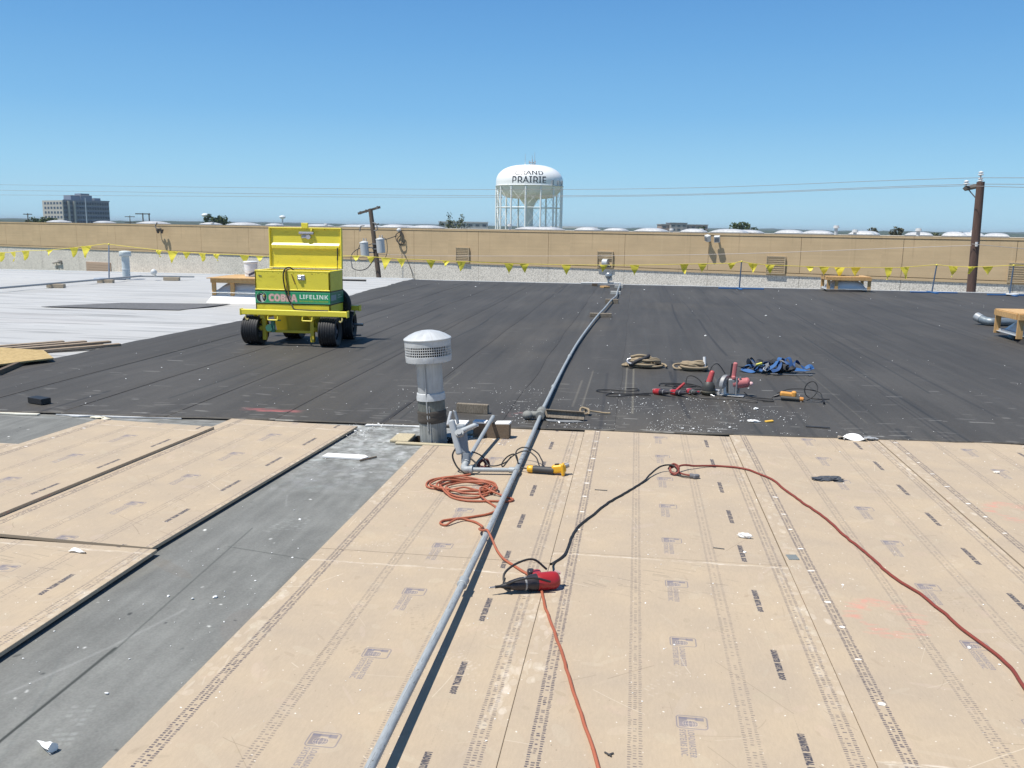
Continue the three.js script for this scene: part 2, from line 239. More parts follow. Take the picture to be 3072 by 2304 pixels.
// ---------- printed cover boards ----------
const boardTex = [];
const PXM = 671.7; // pixels per metre on a board
function boardTexture(v) {
  const W = 820, H = 2048, off = [0, 37, 91, 143, 211][v];
  const base = [178, 161, 138];
  return paint(W, H, (x, y) => { const a = fbm((x + off) / 130, (y + off * 3) / 130, 4) - .5, b = fbm(x / 4, y / 15 + off, 3) - .5, n = h2(x + off, y) - .5, k = 1 + .09 * a + .055 * b + .045 * n; return [base[0] * k, base[1] * k * (1 - .012 * a), base[2] * k * (1 - .05 * a)]; }, (c) => {
    // nail-line tracks: three rows of dashes
    const track = (x0, x1, ink, gap, period, wdt) => { for (let r = 0; r < 3; r++) for (let y = rnd() * 9; y < H; y += period + rr(-1.2, 1.2)) { const x = (x0 + (x1 - x0) * r / 2) * PXM; c.fillStyle = `rgba(66,62,72,${ink * rr(.5, 1)})`; if (r === 1 && rnd() < .35) continue; c.fillRect(x - wdt / 2 + rr(-.6, .6), y + (r % 2) * period / 2, wdt * rr(.7, 1.1), gap); } };
    track(.092, .128, .9, 4.8, 8.6, 8.5); track(.415, .452, .55, 3.4, 9.4, 8.5); track(.8, .845, .45, 3.4, 9.4, 8.5); track(1.123, 1.165, .68, 3.8, 8.8, 9);
    for (let i = 0; i < 5; i++) {
      const zc = (i * .61 + .3) * PXM; // far end at the top of the sheet
      // maker's mark: boxed globe-and-post emblem, two lines of lettering running away from it
      c.save(); c.globalAlpha = .62; c.fillStyle = '#6d6a78'; c.strokeStyle = '#6d6a78';
      const bx = .577 * PXM, bw = .105 * PXM, by = zc - .04 * PXM, bh = .08 * PXM;
      c.lineWidth = 3; c.beginPath(); c.roundRect(bx, by, bw, bh, 9); c.stroke();
      c.fillRect(bx + 5, by + 6, bw * .28, bh - 12); c.fillRect(bx + 5, by + 6, bw * .62, bh * .16); c.fillRect(bx + bw * .62, by + 5, bw * .28, bh * .26);
      c.beginPath(); c.ellipse(bx + bw * .45, by + bh * .62, bw * .25, bh * .27, 0, 0, 7); c.fill();
      c.strokeStyle = '#d6c29f'; c.lineWidth = 1.4; for (const k of [.08, .17, .25]) { c.beginPath(); c.ellipse(bx + bw * .45, by + bh * .62, bw * k, bh * .27, 0, 0, 7); c.stroke(); } c.beginPath(); c.moveTo(bx + bw * .2, by + bh * .62); c.lineTo(bx + bw * .7, by + bh * .62); c.stroke();
      c.fillStyle = '#6d6a78'; c.font = 'bold 21px sans-serif'; c.textBaseline = 'alphabetic';
      for (const [t, xx] of [['LOADMASTER', .612], ['SYSTEMS INC.', .584]]) { c.save(); c.translate(xx * PXM, zc + .048 * PXM); c.rotate(Math.PI / 2); const m = c.measureText(t).width; c.scale(.162 * PXM / m, 1); c.fillText(t, 0, 0); c.restore(); }
      c.restore();
      // dark ink stamp
      c.save(); c.globalAlpha = .86; c.fillStyle = '#3b3a44'; c.translate(.981 * PXM, ((i * .61 + .3 + .01) * PXM)); c.rotate(Math.PI / 2); c.font = 'bold 22px sans-serif';
      let o = 0; for (const [t, l] of [['LOADMASTER', .105], ['METAL', .07], ['ROOF', .055]]) { c.save(); c.translate(o * PXM, 0); const m = c.measureText(t).width; c.scale(l * PXM / m, .98); c.fillText(t, 0, 0); c.lineWidth = 2.4; c.strokeStyle = '#3b3a44'; c.strokeText(t, 0, 0); c.restore(); o += l + .0075; }
      c.restore();
    }
    // boot prints: worn dusty treads
    for (let i = 0; i < 7; i++) { c.save(); c.translate(rr(60, W - 60), rr(60, H - 60)); c.rotate(rr(0, 6.3)); const dark = rnd() < .5; for (let r = 0; r < 11; r++) for (let q = 0; q < 4; q++) if (rnd() < .6) { c.fillStyle = `rgba(${dark ? '96,84,70' : '236,230,218'},${rr(.05, .17)})`; c.fillRect(-22 + q * 11 + rr(-2, 2), -80 + r * 14.5 + (r > 7 ? 10 : 0), rr(6, 10), rr(4, 8)); } c.restore(); }
    // faint printed centre rule, scuffs, dust
    c.strokeStyle = 'rgba(120,108,92,.28)'; c.lineWidth = 1; c.setLineDash([7, 5]); c.beginPath(); c.moveTo(.99 * PXM, 0); c.lineTo(.99 * PXM, H); c.stroke(); c.setLineDash([]);
    c.lineCap = 'round';
    for (let i = 0; i < 48; i++) { c.strokeStyle = `rgba(${rnd() < .45 ? '240,232,214' : '104,90,74'},${rr(.08, .42)})`; c.lineWidth = rr(.7, 2.6); const x = rr(0, W), y = rr(0, H), a = rr(0, 6.3), l = rr(10, 120) * (rnd() < .15 ? 2.4 : 1); c.beginPath(); c.moveTo(x, y); c.quadraticCurveTo(x + Math.cos(a) * l * .5 + rr(-8, 8), y + Math.sin(a) * l * .5 + rr(-8, 8), x + Math.cos(a) * l, y + Math.sin(a) * l); c.stroke(); }
    for (let i = 0; i < 130; i++) { c.fillStyle = `rgba(236,226,210,${rr(.015, .06)})`; c.beginPath(); c.ellipse(rr(0, W), rr(0, H), rr(6, 60), rr(4, 22), rr(0, 3), 0, 7); c.fill(); }
    for (let i = 0; i < 70; i++) { c.fillStyle = `rgba(122,104,84,${rr(.03, .13)})`; c.beginPath(); c.ellipse(rr(0, W), rr(0, H), rr(3, 26), rr(2, 11), rr(0, 3), 0, 7); c.fill(); }
    for (let i = 0; i < 300; i++) { c.fillStyle = `rgba(250,248,240,${rr(.25, .95)})`; const r = rr(.5, 1.9); c.beginPath(); c.ellipse(rr(0, W), rr(0, H), r * rr(1, 2), r, rr(0, 3), 0, 7); c.fill(); }
    for (let i = 0; i < 60; i++) { c.fillStyle = `rgba(70,58,48,${rr(.3, .8)})`; const r = rr(.5, 1.4); c.beginPath(); c.arc(rr(0, W), rr(0, H), r, 0, 7); c.fill(); }
    // gypsum dust left along the long edges by the screws and saw
    for (let i = 0; i < 150; i++) { const L = rnd() < .5, y = rr(0, H * (v % 2 ? .45 : .7)); c.fillStyle = `rgba(240,234,222,${rr(.03, .16)})`; c.beginPath(); c.ellipse(L ? rr(0, 60) : W - rr(0, 60), y, rr(2, 14), rr(4, 26), rr(-.3, .3), 0, 7); c.fill(); }
    for (const ye of [0, H]) for (let i = 0; i < 120; i++) { c.fillStyle = `rgba(238,232,220,${rr(.05, .22)})`; c.beginPath(); c.ellipse(rr(0, W), ye + rr(-7, 7), rr(4, 30), rr(1, 4), 0, 0, 7); c.fill(); }
    if (v === 4 || v === 2) for (let i = 0; i < 9; i++) { const y = 120 + i * 210 + rr(-30, 30); c.fillStyle = 'rgba(248,246,240,.85)'; c.beginPath(); c.ellipse(.11 * PXM + rr(-4, 4), y, rr(8, 14), rr(4, 8), rr(-.3, .3), 0, 7); c.fill(); }
    if (v === 4) for (let i = 0; i < 90; i++) { const a = rr(0, 6.3), q = rr(.7, 1.15); c.fillStyle = `rgba(238,120,112,${rr(.04, .13)})`; c.beginPath(); c.ellipse(.33 * PXM + Math.cos(a) * 95 * q, 1290 + Math.sin(a) * 120 * q, rr(8, 34), rr(3, 12), rr(-.4, .4), 0, 7); c.fill(); }
    if (v === 3) for (let i = 0; i < 50; i++) { c.strokeStyle = `rgba(84,78,74,${rr(.08, .3)})`; c.lineWidth = rr(1, 5); const x = rr(60, W - 200), y = rr(20, 320); c.beginPath(); c.moveTo(x, y); c.lineTo(x + rr(10, 70), y + rr(4, 26)); c.stroke(); }
  });
}
for (let v = 0; v < 5; v++) boardTex.push(boardTexture(v));
const boardMat = boardTex.map((t) => new THREE.MeshStandardMaterial({ map: t, roughness: .78 }));
const boardEdge = M(.2, .16, .12, .95);
// a board: printed top, plain bevelled body; poly given in board metres from its far left corner
function board(parent, name, v, x0, zFar, zNear, w, opt = {}) {
  const t = opt.t ?? .014, y = opt.y ?? .002, len = zFar - zNear, L = Math.abs(len);
  const poly = opt.poly ?? [[0, 0], [w, 0], [w, L], [0, L]];
  const s = new THREE.Shape(poly.map(([px, pz]) => new THREE.Vector2(px, -pz)));
  const g = new THREE.ExtrudeGeometry(s, { depth: t - .0015, bevelEnabled: true, bevelThickness: .0015, bevelSize: .0015, bevelOffset: -.0015, bevelSegments: 1 }); g.rotateX(-Math.PI / 2);
  const P = g.attributes.position, N = g.attributes.normal, uv = new Float32Array(P.count * 2), ph = opt.phase ?? 0;
  for (let i = 0; i < P.count; i++) { uv[i * 2] = Math.min(.999, Math.max(.001, P.getX(i) / 1.22)); uv[i * 2 + 1] = 1 - (P.getZ(i) + ph) / 3.05; if (Math.abs(N.getY(i)) < .5) { uv[i * 2] = .3; } }
  g.setAttribute('uv', new THREE.BufferAttribute(uv, 2));
  const m = part(name, g, boardMat[v], parent); m.position.set(x0, y, zFar); m.rotation.y = opt.turn ?? 0; m.rotation.z = opt.tilt ?? 0; return m;
}
const LB = 'cover_board';
board(roof, LB, 0, -1.598, -7.2, -4.232, 1.2205, { phase: -.084, poly: [[.32, 0], [1.2205, 0], [1.2205, 2.968], [0, 2.968], [0, .7], [.32, .695]] });
board(roof, LB, 1, -1.598, -4.226, -1.2, 1.2205, { phase: -.16 });
board(roof, LB, 2, -.3755, -7.27, -4.404, 1.2, { phase: .15 });
board(roof, LB, 3, -.3755, -4.4, -1.36, 1.203, { phase: -.028 });
board(roof, LB, 1, .8305, -7.4, -5.728, 1.198, { phase: .19 });
board(roof, LB, 4, .8305, -5.7245, -2.68, 1.198, { phase: .04 });
board(roof, LB, 0, .8305, -2.6755, .36, 1.198);
board(roof, LB, 4, 2.04, -7.5, -4.47, 1.198, { phase: -.02, poly: [[0, 0], [1.198, .05], [1.198, 3.03], [0, 3.03]] });
board(roof, LB, 3, 2.041, -4.464, -1.42, 1.198, { phase: .1 });
board(roof, LB, 2, 3.246, -7.52, -4.6, 1.198, { phase: .3 });
board(roof, LB, 0, 3.246, -4.594, -1.56, 1.198, { phase: .1 });
// loose boards waiting beside the bare strip of deck
{
  const loose = (label, ...a) => { const m = board(scene, numbered('loose_board'), ...a); m.userData = { label, category: 'board', group: 'loose cover boards' }; };
  loose('tan printed board with a long exposed edge beside the bare grey deck, reaching the membrane', 1, -3.43, -7.03, -4.1, 1.155, { turn: -.056, y: .014, t: .018, phase: -.17 });
  loose('tan printed board with a small bent strip of scrap lying on it', 3, -3.605, -4.022, -1, 1.205, { turn: -.006, y: .016, t: .018, phase: -.063 });
  loose('tan printed board lapped on top of its neighbour, reaching towards the black membrane', 4, -4.47, -6.69, -3.65, 1.085, { turn: -.066, y: .034, t: .02, phase: -.165 });
  loose('tan board lying flat on the grey deck, mostly covered by the lapped board', 2, -5.83, -5.93, -2.9, 1.2, { turn: .0, y: .002, phase: 0 });
}
console.log('roof ready');

// ---------- warehouse across the alley ----------
{
  const wh = thing('warehouse', 'long low warehouse with tan upper wall over a pebbled concrete wall and domed skylights', 'building', [-81.79, 0, -80.28], -20.627 * Math.PI / 180);
  const L = 131, top = 1.58, band = -.42, J = 4.75, u0 = 81.95 - J * 17;
  const tanT = paint(512, 256, (x, y) => { const a = fbm(x / 60, y / 60, 4), b = fbm(x / 180, y / 5, 3), v = 1 + .1 * (a - .5) + .06 * (b - .5) + .04 * (h2(x, y) - .5); return [194 * v, 170 * v, 134 * v]; }, (c, w, h) => { for (let i = 0; i < 46; i++) { c.fillStyle = `rgba(${rnd() < .6 ? '120,100,76' : '226,206,170'},${rr(.03, .12)})`; c.fillRect(rr(0, w), rr(0, h * .5), rr(1, 5), rr(30, 170)); } }); tanT.repeat.set(.12, .3);
  const peb = paint(512, 512, (x, y) => { const a = noise(x / 4, y / 4), b = noise(x / 2.2 + 9, y / 2.2), c = fbm(x / 90, y / 90, 3), k = a > .62 ? -23 : a < .3 ? 10 : 0; const v = 213 + k + 30 * (b - .5) + 16 * (c - .5); return [v, v * .975, v * .925]; }); peb.repeat.set(.2, .2);
  const tanM = new THREE.MeshStandardMaterial({ map: tanT, roughness: .85 }), pebM = new THREE.MeshStandardMaterial({ map: peb, roughness: .95, bumpMap: peb, bumpScale: .003 });
  const uvBox = (w, h, d, x, y, z) => { const g = box(w, h, d, [x, y, z]); const P = g.attributes.position, u = g.attributes.uv; for (let i = 0; i < P.count; i++) u.setXY(i, P.getX(i), P.getY(i)); return g; };
  for (let k = 0; k < 28; k++) {
    const a = Math.max(0, u0 + k * J), b = Math.min(L, a + J - .018); if (a >= L) break; const w = b - a;
    part('upper_wall_panel', uvBox(w, top - .14 - band - .05, .2, a + w / 2, (top - .14 + band + .05) / 2, -.1), tanM, wh);
    part('pebbled_wall_panel', uvBox(w, band - .09 + 5.5, .22, a + w / 2, (band - .09 - 5.5) / 2, -.14), pebM, wh);
  }
  part('joint_backing', [box(L, 7, .1, [L / 2, -2, -.32])], M(.12, .11, .1, .95), wh);
  part('coping', [uvBox(L, .12, .3, L / 2, top - .06, -.128), uvBox(L, .025, .31, L / 2, top - .012, -.128)], tanM, wh);
  part('band_ledge', [uvBox(L, .05, .24, L / 2, band - .005, -.1), uvBox(L, .07, .26, L / 2, band - .065, -.11)], tanM, wh);
  const rf = part('roof', [box(L, .2, 74, [L / 2, top - .23, -37.4])], speckled(.62, .58, .5, .9), wh);
  part('end_wall', [box(.3, 7, 74, [-.15, -2.06, -37.4]), box(.3, 7, 74, [L + .15, -2.06, -37.4]), box(L, 7, .3, [L / 2, -2.06, -74.5])], tanM, wh);
  // skylight domes: [along wall, behind wall, width]
  const dome = domeGeo(1, 1, .2), dm = speckled(.8, .81, .81, .35), cm = M(.5, .52, .54, .6);
  const spots = [[16.6, 14, 2], [24, 14, 1.9], [43.3, 4.2, 2.3], [30.9, 14.5, 1.9], [39.3, 14, 1.7], [53.5, 4.2, 2.2], [35, 27, 1.9], [52.5, 14.2, 1.9], [38.2, 30, 1.9], [56.5, 14, 1.9], [57.6, 14.4, 1.9], [65.4, 4.2, 2.1], [67.9, 4.2, 1.9], [61.6, 14.2, 2], [70.5, 4.3, 2.0], [73.4, 14.2, 1.9], [79.7, 4.2, 2], [77.8, 15, 1.7], [82.5, 9, 1.7], [86.7, 4.2, 1.9], [89.3, 4.2, 1.55], [91.4, 4.2, 1.9], [92, 5.8, 1.7], [93.2, 12, 1.6], [95.6, 8, 1.6], [98.5, 4.3, 1.55], [98, 10, 1.5], [101, 8, 1.4], [102.9, 4.5, 1.3], [103.6, 8, 1.3], [104.8, 5, 1.35], [109, 5, 1.4], [113, 5, 1.4]];
  for (let [u, z, w] of spots) { w *= rr(.82, 1.05);
    const s = part('skylight', xf(dome, [u, top - .13 + .17, -z], [0, 0, 0], [w, rr(.8, 1.05), w * .9]), dm, rf);
    part('curb', [box(w * .96, .17, w * .86, [u, top - .13 + .085, -z])], cm, s);
  }
  // little capped roof vents
  for (const [u, z, h] of [[76.6, 5, .42], [98.3, 3, .34], [97.2, 4, .55], [103.8, 3, .4], [88.3, 9, .3], [101.3, 3.2, .45], [46, 8, .3], [84, 16, .3], [60.2, 6, .3]]) { const v = part('roof_vent', [cyl(.09, .09, h, [u, top - .13 + h / 2, -z], [0, 0, 0], 10)], cm, rf); part('cap', [cyl(.17, .13, .14, [u, top - .13 + h, -z], [0, 0, 0], 10)], dm, v); }
  // louvres
  for (const [u, open] of [[76.1, 0], [85.55, 1], [95.0, 0], [105.9, 0]]) {
    const lv = part('louvre', [box(.92, .045, .12, [u, .44, .03]), box(.92, .05, .14, [u, -.42, .04]), box(.035, .9, .12, [u - .46, 0, .03]), box(.05, .9, .14, [u + .46, 0, .04])], M(.44, .35, .23, .7), wh);
    for (let i = 0; i < 8; i++) if (!(open && i < 4)) part('slat', [box(.88, .085, .02, [u, -.36 + i * .105, .05], [.5, 0, 0])], M(.56, .45, .3, .7), lv);
    if (open) part('exhaust_fan', [cyl(.2, .2, .3, [u + .05, -.16, .12], [0, 0, 1.57], 16), box(.7, .04, .2, [u, -.32, .06])], M(.5, .52, .53, .5), lv);
  }
  // roller door and loading canopy low down at the left
  const dr = part('roller_door', [box(3.0, 1.2, .06, [41.66, -2.1, -.01])], M(.42, .31, .23, .8), wh);
  for (let i = 0; i < 6; i++) part('door_slat', [box(2.76, .17, .03, [41.66, -2.6 + i * .19, .035])], M(.46, .34, .25, .7), dr);
  part('loading_canopy', [box(11, .5, .8, [49.2, -2.55, .3]), box(11, .06, 1.1, [49.2, -2.28, .45])], M(.5, .42, .32, .8), wh);
}
function domeGeo(w, d, h, n = 14) {
  const g = new THREE.PlaneGeometry(w, d, n, n); g.rotateX(-Math.PI / 2); const P = g.attributes.position;
  for (let i = 0; i < P.count; i++) { const u = Math.abs(P.getX(i) * 2 / w), v = Math.abs(P.getZ(i) * 2 / d); P.setY(i, h * Math.pow(Math.max(0, (1 - u ** 2.6) * (1 - v ** 2.6)), .62)); }
  g.computeVertexNormals(); return g;
}
// wall-mounted floodlights and slack cables on the warehouse wall
{
  const base = new THREE.Matrix4().makeTranslation(-81.79, 0, -80.28).multiply(new THREE.Matrix4().makeRotationY(-20.627 * Math.PI / 180));
  const on = (u, y, z) => V(u, y, z).applyMatrix4(base).toArray();
  const TURN = -20.627 * Math.PI / 180;
  for (const [u, y, l, yaw] of [[91.45, 1.3, 'floodlight in pale housing on the tan warehouse wall, turned sideways', -.7], [91.95, 1.27, 'floodlight in grey housing on the tan warehouse wall, facing the alley', .15]]) {
    const f = thing('floodlight', l, 'floodlight', on(u, y, .1), TURN, 'twin floodlights on the wall');
    part('housing', [rbox(.3, .34, .22, [0, 0, .2], [.35, yaw, 0], .03)], M(.62, .63, .62, .5), f);
    part('glass', [box(.23, .22, .01, [Math.sin(yaw) * .12, -.05, .2 + Math.cos(yaw) * .115], [.35, yaw, 0])], M(.2, .22, .24, .12), f);
    part('bracket', [box(.07, .2, .22, [0, .0, .02]), box(.2, .06, .12, [0, -.15, .1])], M(.12, .1, .08, .7), f);
  }
  { const f = thing('wall_lamp', 'small dark twin lamp on a bent arm over the tan wall', 'lamp', on(49.3, 1.35, .1), TURN);
    part('arm', [tube([[-.3, .35, .05], [-.3, .05, .25], [0, -.1, .3], [.4, -.1, .3]], .045)], M(.1, .09, .08, .6), f);
    for (const x of [.05, .45]) part('lamp_head', [cyl(.07, .16, .3, [x, -.3, .3])], M(.09, .08, .08, .6), f); }
  { const f = thing('hose_bibb', 'small dark pipe bracket on the pebbled wall left of the roller door', 'bracket', on(36.5, -1.75, 0), TURN);
    part('arm', [rod([-.5, 0, .1], [.5, .15, .1], .05), rod([0, 0, .1], [0, -.5, .1], .04)], M(.25, .23, .2, .7), f);
    part('mount', [box(.3, .3, .12, [.4, .1, .06])], M(.3, .28, .25, .8), f); }
  const bundle = [[0, 0], [.18, -.3], [-.15, -.7], [.1, -1.15], [.3, -.7], [.12, -.15], [-.25, -.35], [-.1, -.85], [.32, -1.05], [.35, -.4], [.05, .05]].map(([a, b], i) => on(71.4 + a, 1.42 + b * .8, .18 + .05 * Math.sin(i * 2)));
  const cable = thing('cable_bundle', 'tangled dark cable bundle hanging below the coping of the tan wall', 'cable');
  part('tangle', [tube(bundle, .028, 90, 6)], M(.07, .06, .055, .7), cable);
  part('hanger', [sph(.16, on(71.4, 1.45, .15), [1, .8, .8])], M(.6, .6, .58, .6), cable);
  part('tail', [tube([on(71.5, .4, .15), on(71.9, -.2, .14), on(72.4, -1.3, .14), on(72.7, -3, .14)], .022, 30, 6)], M(.09, .08, .07, .7), cable);
  solo('drop_cable', tube([on(71.3, 1.1, .2), on(70.2, .2, 3), [-15.2, -.42, -46], [-14.6, -.62, -45], [-13.9, -.5, -44.5], [-13.4, .02, -44.2]], .025, 60, 6), M(.045, .043, .043, .6), 'slack black cable sagging from the wall tangle to the leaning pole', 'cable');
}

// ---------- utility poles and lines ----------
{
  const pm = speckled(.19, .115, .09, .9), grey = speckled(.2, .17, .14, .9), ins = M(.7, .7, .7, .3), iron = M(.2, .2, .2, .5);
  const p = thing('utility_pole', 'thick reddish brown wooden pole with one short crossarm of white insulators', 'pole', [12.59, -5.5, -34.2]); p.rotation.z = .04;
  part('shaft', [rod([0, 0, -.9], [.12, 9.1, -.62], .19, .135, 16)], pm, p);
  const arm = part('crossarm', [bar([-.42, 8.87, -.6], [.42, 9.0, -1.38], .13, .12)], grey, p);
  for (const [x, y, z] of [[-.36, 8.96, -.65], [.36, 9.08, -1.33], [.36, 9.3, -1.33]]) part('insulator', [lathe([[.0, 0], [.03, 0], [.03, .05], [.1, .07], [.1, .1], [.045, .12], [.085, .15], [.085, .18], [.03, .21], [0, .22]], 14, [x, y, z])], ins, arm);
  part('brace', [bar([-.26, 8.86, -.75], [.02, 8.5, -.66], .03, .05), rod([.05, 8.8, -.6], [.05, 8.2, -.58], .02)], iron, p);
  part('service_insulator', [cyl(.05, .05, .16, [.08, 6.85, -.52], [0, 0, 0], 10)], ins, p);

  const q = thing('utility_pole', 'leaning thin wooden pole carrying two grey transformer cans', 'pole', [-12.4, -5.5, -43.4]);
  part('shaft', [rod([0, 0, 0], [-1.22, 8.05, -.95], .15, .11, 14)], speckled(.17, .13, .1, .9), q);
  const a2 = part('crossarm', [bar([-1.85, 7.8, -.85], [-.72, 8.15, -1.05], .1, .1), rod([-1.1, 7.2, -.8], [-.75, 7.3, -.85], .03)], speckled(.15, .13, .11, .9), q);
  for (const x of [-1.75, -1.45, -.85]) part('insulator', [cyl(.04, .05, .16, [x, 7.98 + (x + 1.3) * .3, -.95], [0, 0, 0], 8)], M(.3, .28, .26, .4), a2);
  for (const [x, y, z] of [[-1.42, 6.0, -.5], [-.58, 6.18, -.55]]) {
    const t = part('transformer', [lathe([[0, -.36], [.2, -.36], [.215, -.33], [.215, .32], [.225, .33], [.225, .36], [.1, .42], [0, .43]], 24, [x, y, z], [0, 0, .09])], M(.56, .58, .58, .4), q);
    part('bushing', [cyl(.03, .03, .16, [x - .05, y + .48, z]), cyl(.03, .03, .16, [x + .08, y + .48, z])], M(.55, .53, .5, .4), t);
    part('bracket', [box(.3, .06, .1, [x + (x < -1 ? .3 : -.3), y + .1, z - .05]), box(.3, .06, .1, [x + (x < -1 ? .3 : -.3), y - .15, z - .05])], iron, t);
  }
  part('jumper_wire', [tube([[-1.6, 6.3, -.4], [-1.75, 5.8, -.3], [-1.6, 5.45, -.3], [-1.0, 5.5, -.3], [-.5, 5.4, -.3], [-.2, 5.8, -.35], [-.25, 6.5, -.45], [-.5, 6.6, -.5]], .018, 60, 6)], M(.06, .055, .05, .7), q);
  part('cutout', [tube([[-1.05, 7.35, -.75], [-.85, 7.3, -.7], [-.8, 7.0, -.7], [-.98, 6.95, -.75]], .03, 20, 6), tube([[-1.5, 7.2, -.8], [-1.7, 7.15, -.8], [-1.75, 6.9, -.8]], .03, 20, 6)], iron, q);

  const wire = M(.28, .26, .25, .6);
  const lines = [['topmost overhead wire from the thick brown pole', [14.6, 3.45, -29.5], [12.52, 3.78, -35.52], [-6.75, 3.72, -47.6], [-61.5, 4.55, -65.8]], ['middle overhead wire from the crossarm of the thick brown pole', [14.6, 3.25, -29.5], [12.5, 3.55, -35.5], [-6.6, 3.36, -46.6], [-60.6, 4.08, -64.8]], ['lowest overhead wire from the outer end of the crossarm', [14.6, 3.1, -29.5], [11.8, 3.45, -34.85], [-6.54, 3.27, -46.15], [-60.6, 3.65, -64.76]]];
  for (const [l, ...pts] of lines) solo('power_line', [tube(pts.slice(1), .0095, 60, 5), rod(pts[0], pts[1], .0095, .0095, 5)], wire, l, 'power line', 'overhead power lines');
  solo('service_wire', tube([[12.23, 1.3, -34.75], [2.49, .66, -39.1], [-8.44, .3, -42.7], [-13.2, .25, -44.05]], .011, 60, 5), M(.5, .45, .42, .6), 'thin pale service wire strung low between the two poles', 'power line');
  solo('service_wire', tube([[12.23, 1.35, -34.75], [16, 1.0, -31]], .011, 10, 5), wire, 'short service wire leaving the thick pole away from the leaning pole', 'power line');
  // poles far beyond the warehouse
  const far = (l, x, z, h, arms, s = 1) => { const f = thing('distant_pole', l, 'pole', [x, -5.5, z], .3, 'poles far beyond the warehouse'); part('shaft', [rod([0, 0, 0], [0, h, 0], .2 * s, .15 * s, 8)], grey, f); for (const [y, w] of arms) part('crossarm', [box(w, .25, .2, [0, y, 0])], grey, f); return f; };
  far('distant wooden pole with two crossarms left of the office block', -179.5, -242, 9.4, [[9.1, 2.4], [6.6, 2.8]]);
  const H = far('distant H-frame pole pair with one long crossarm right of the office block', -123.3, -208.9, 9.5, [[9.3, 3.6]]); part('shaft', [rod([1.5, 0, 0], [1.5, 9.5, 0], .2, .15, 8)], grey, H);
  far('distant pole with a crossarm seen against the office block', -187, -308, 9.6, [[9.2, 3.5], [7.1, 3.8]]);
}
console.log('warehouse ready');

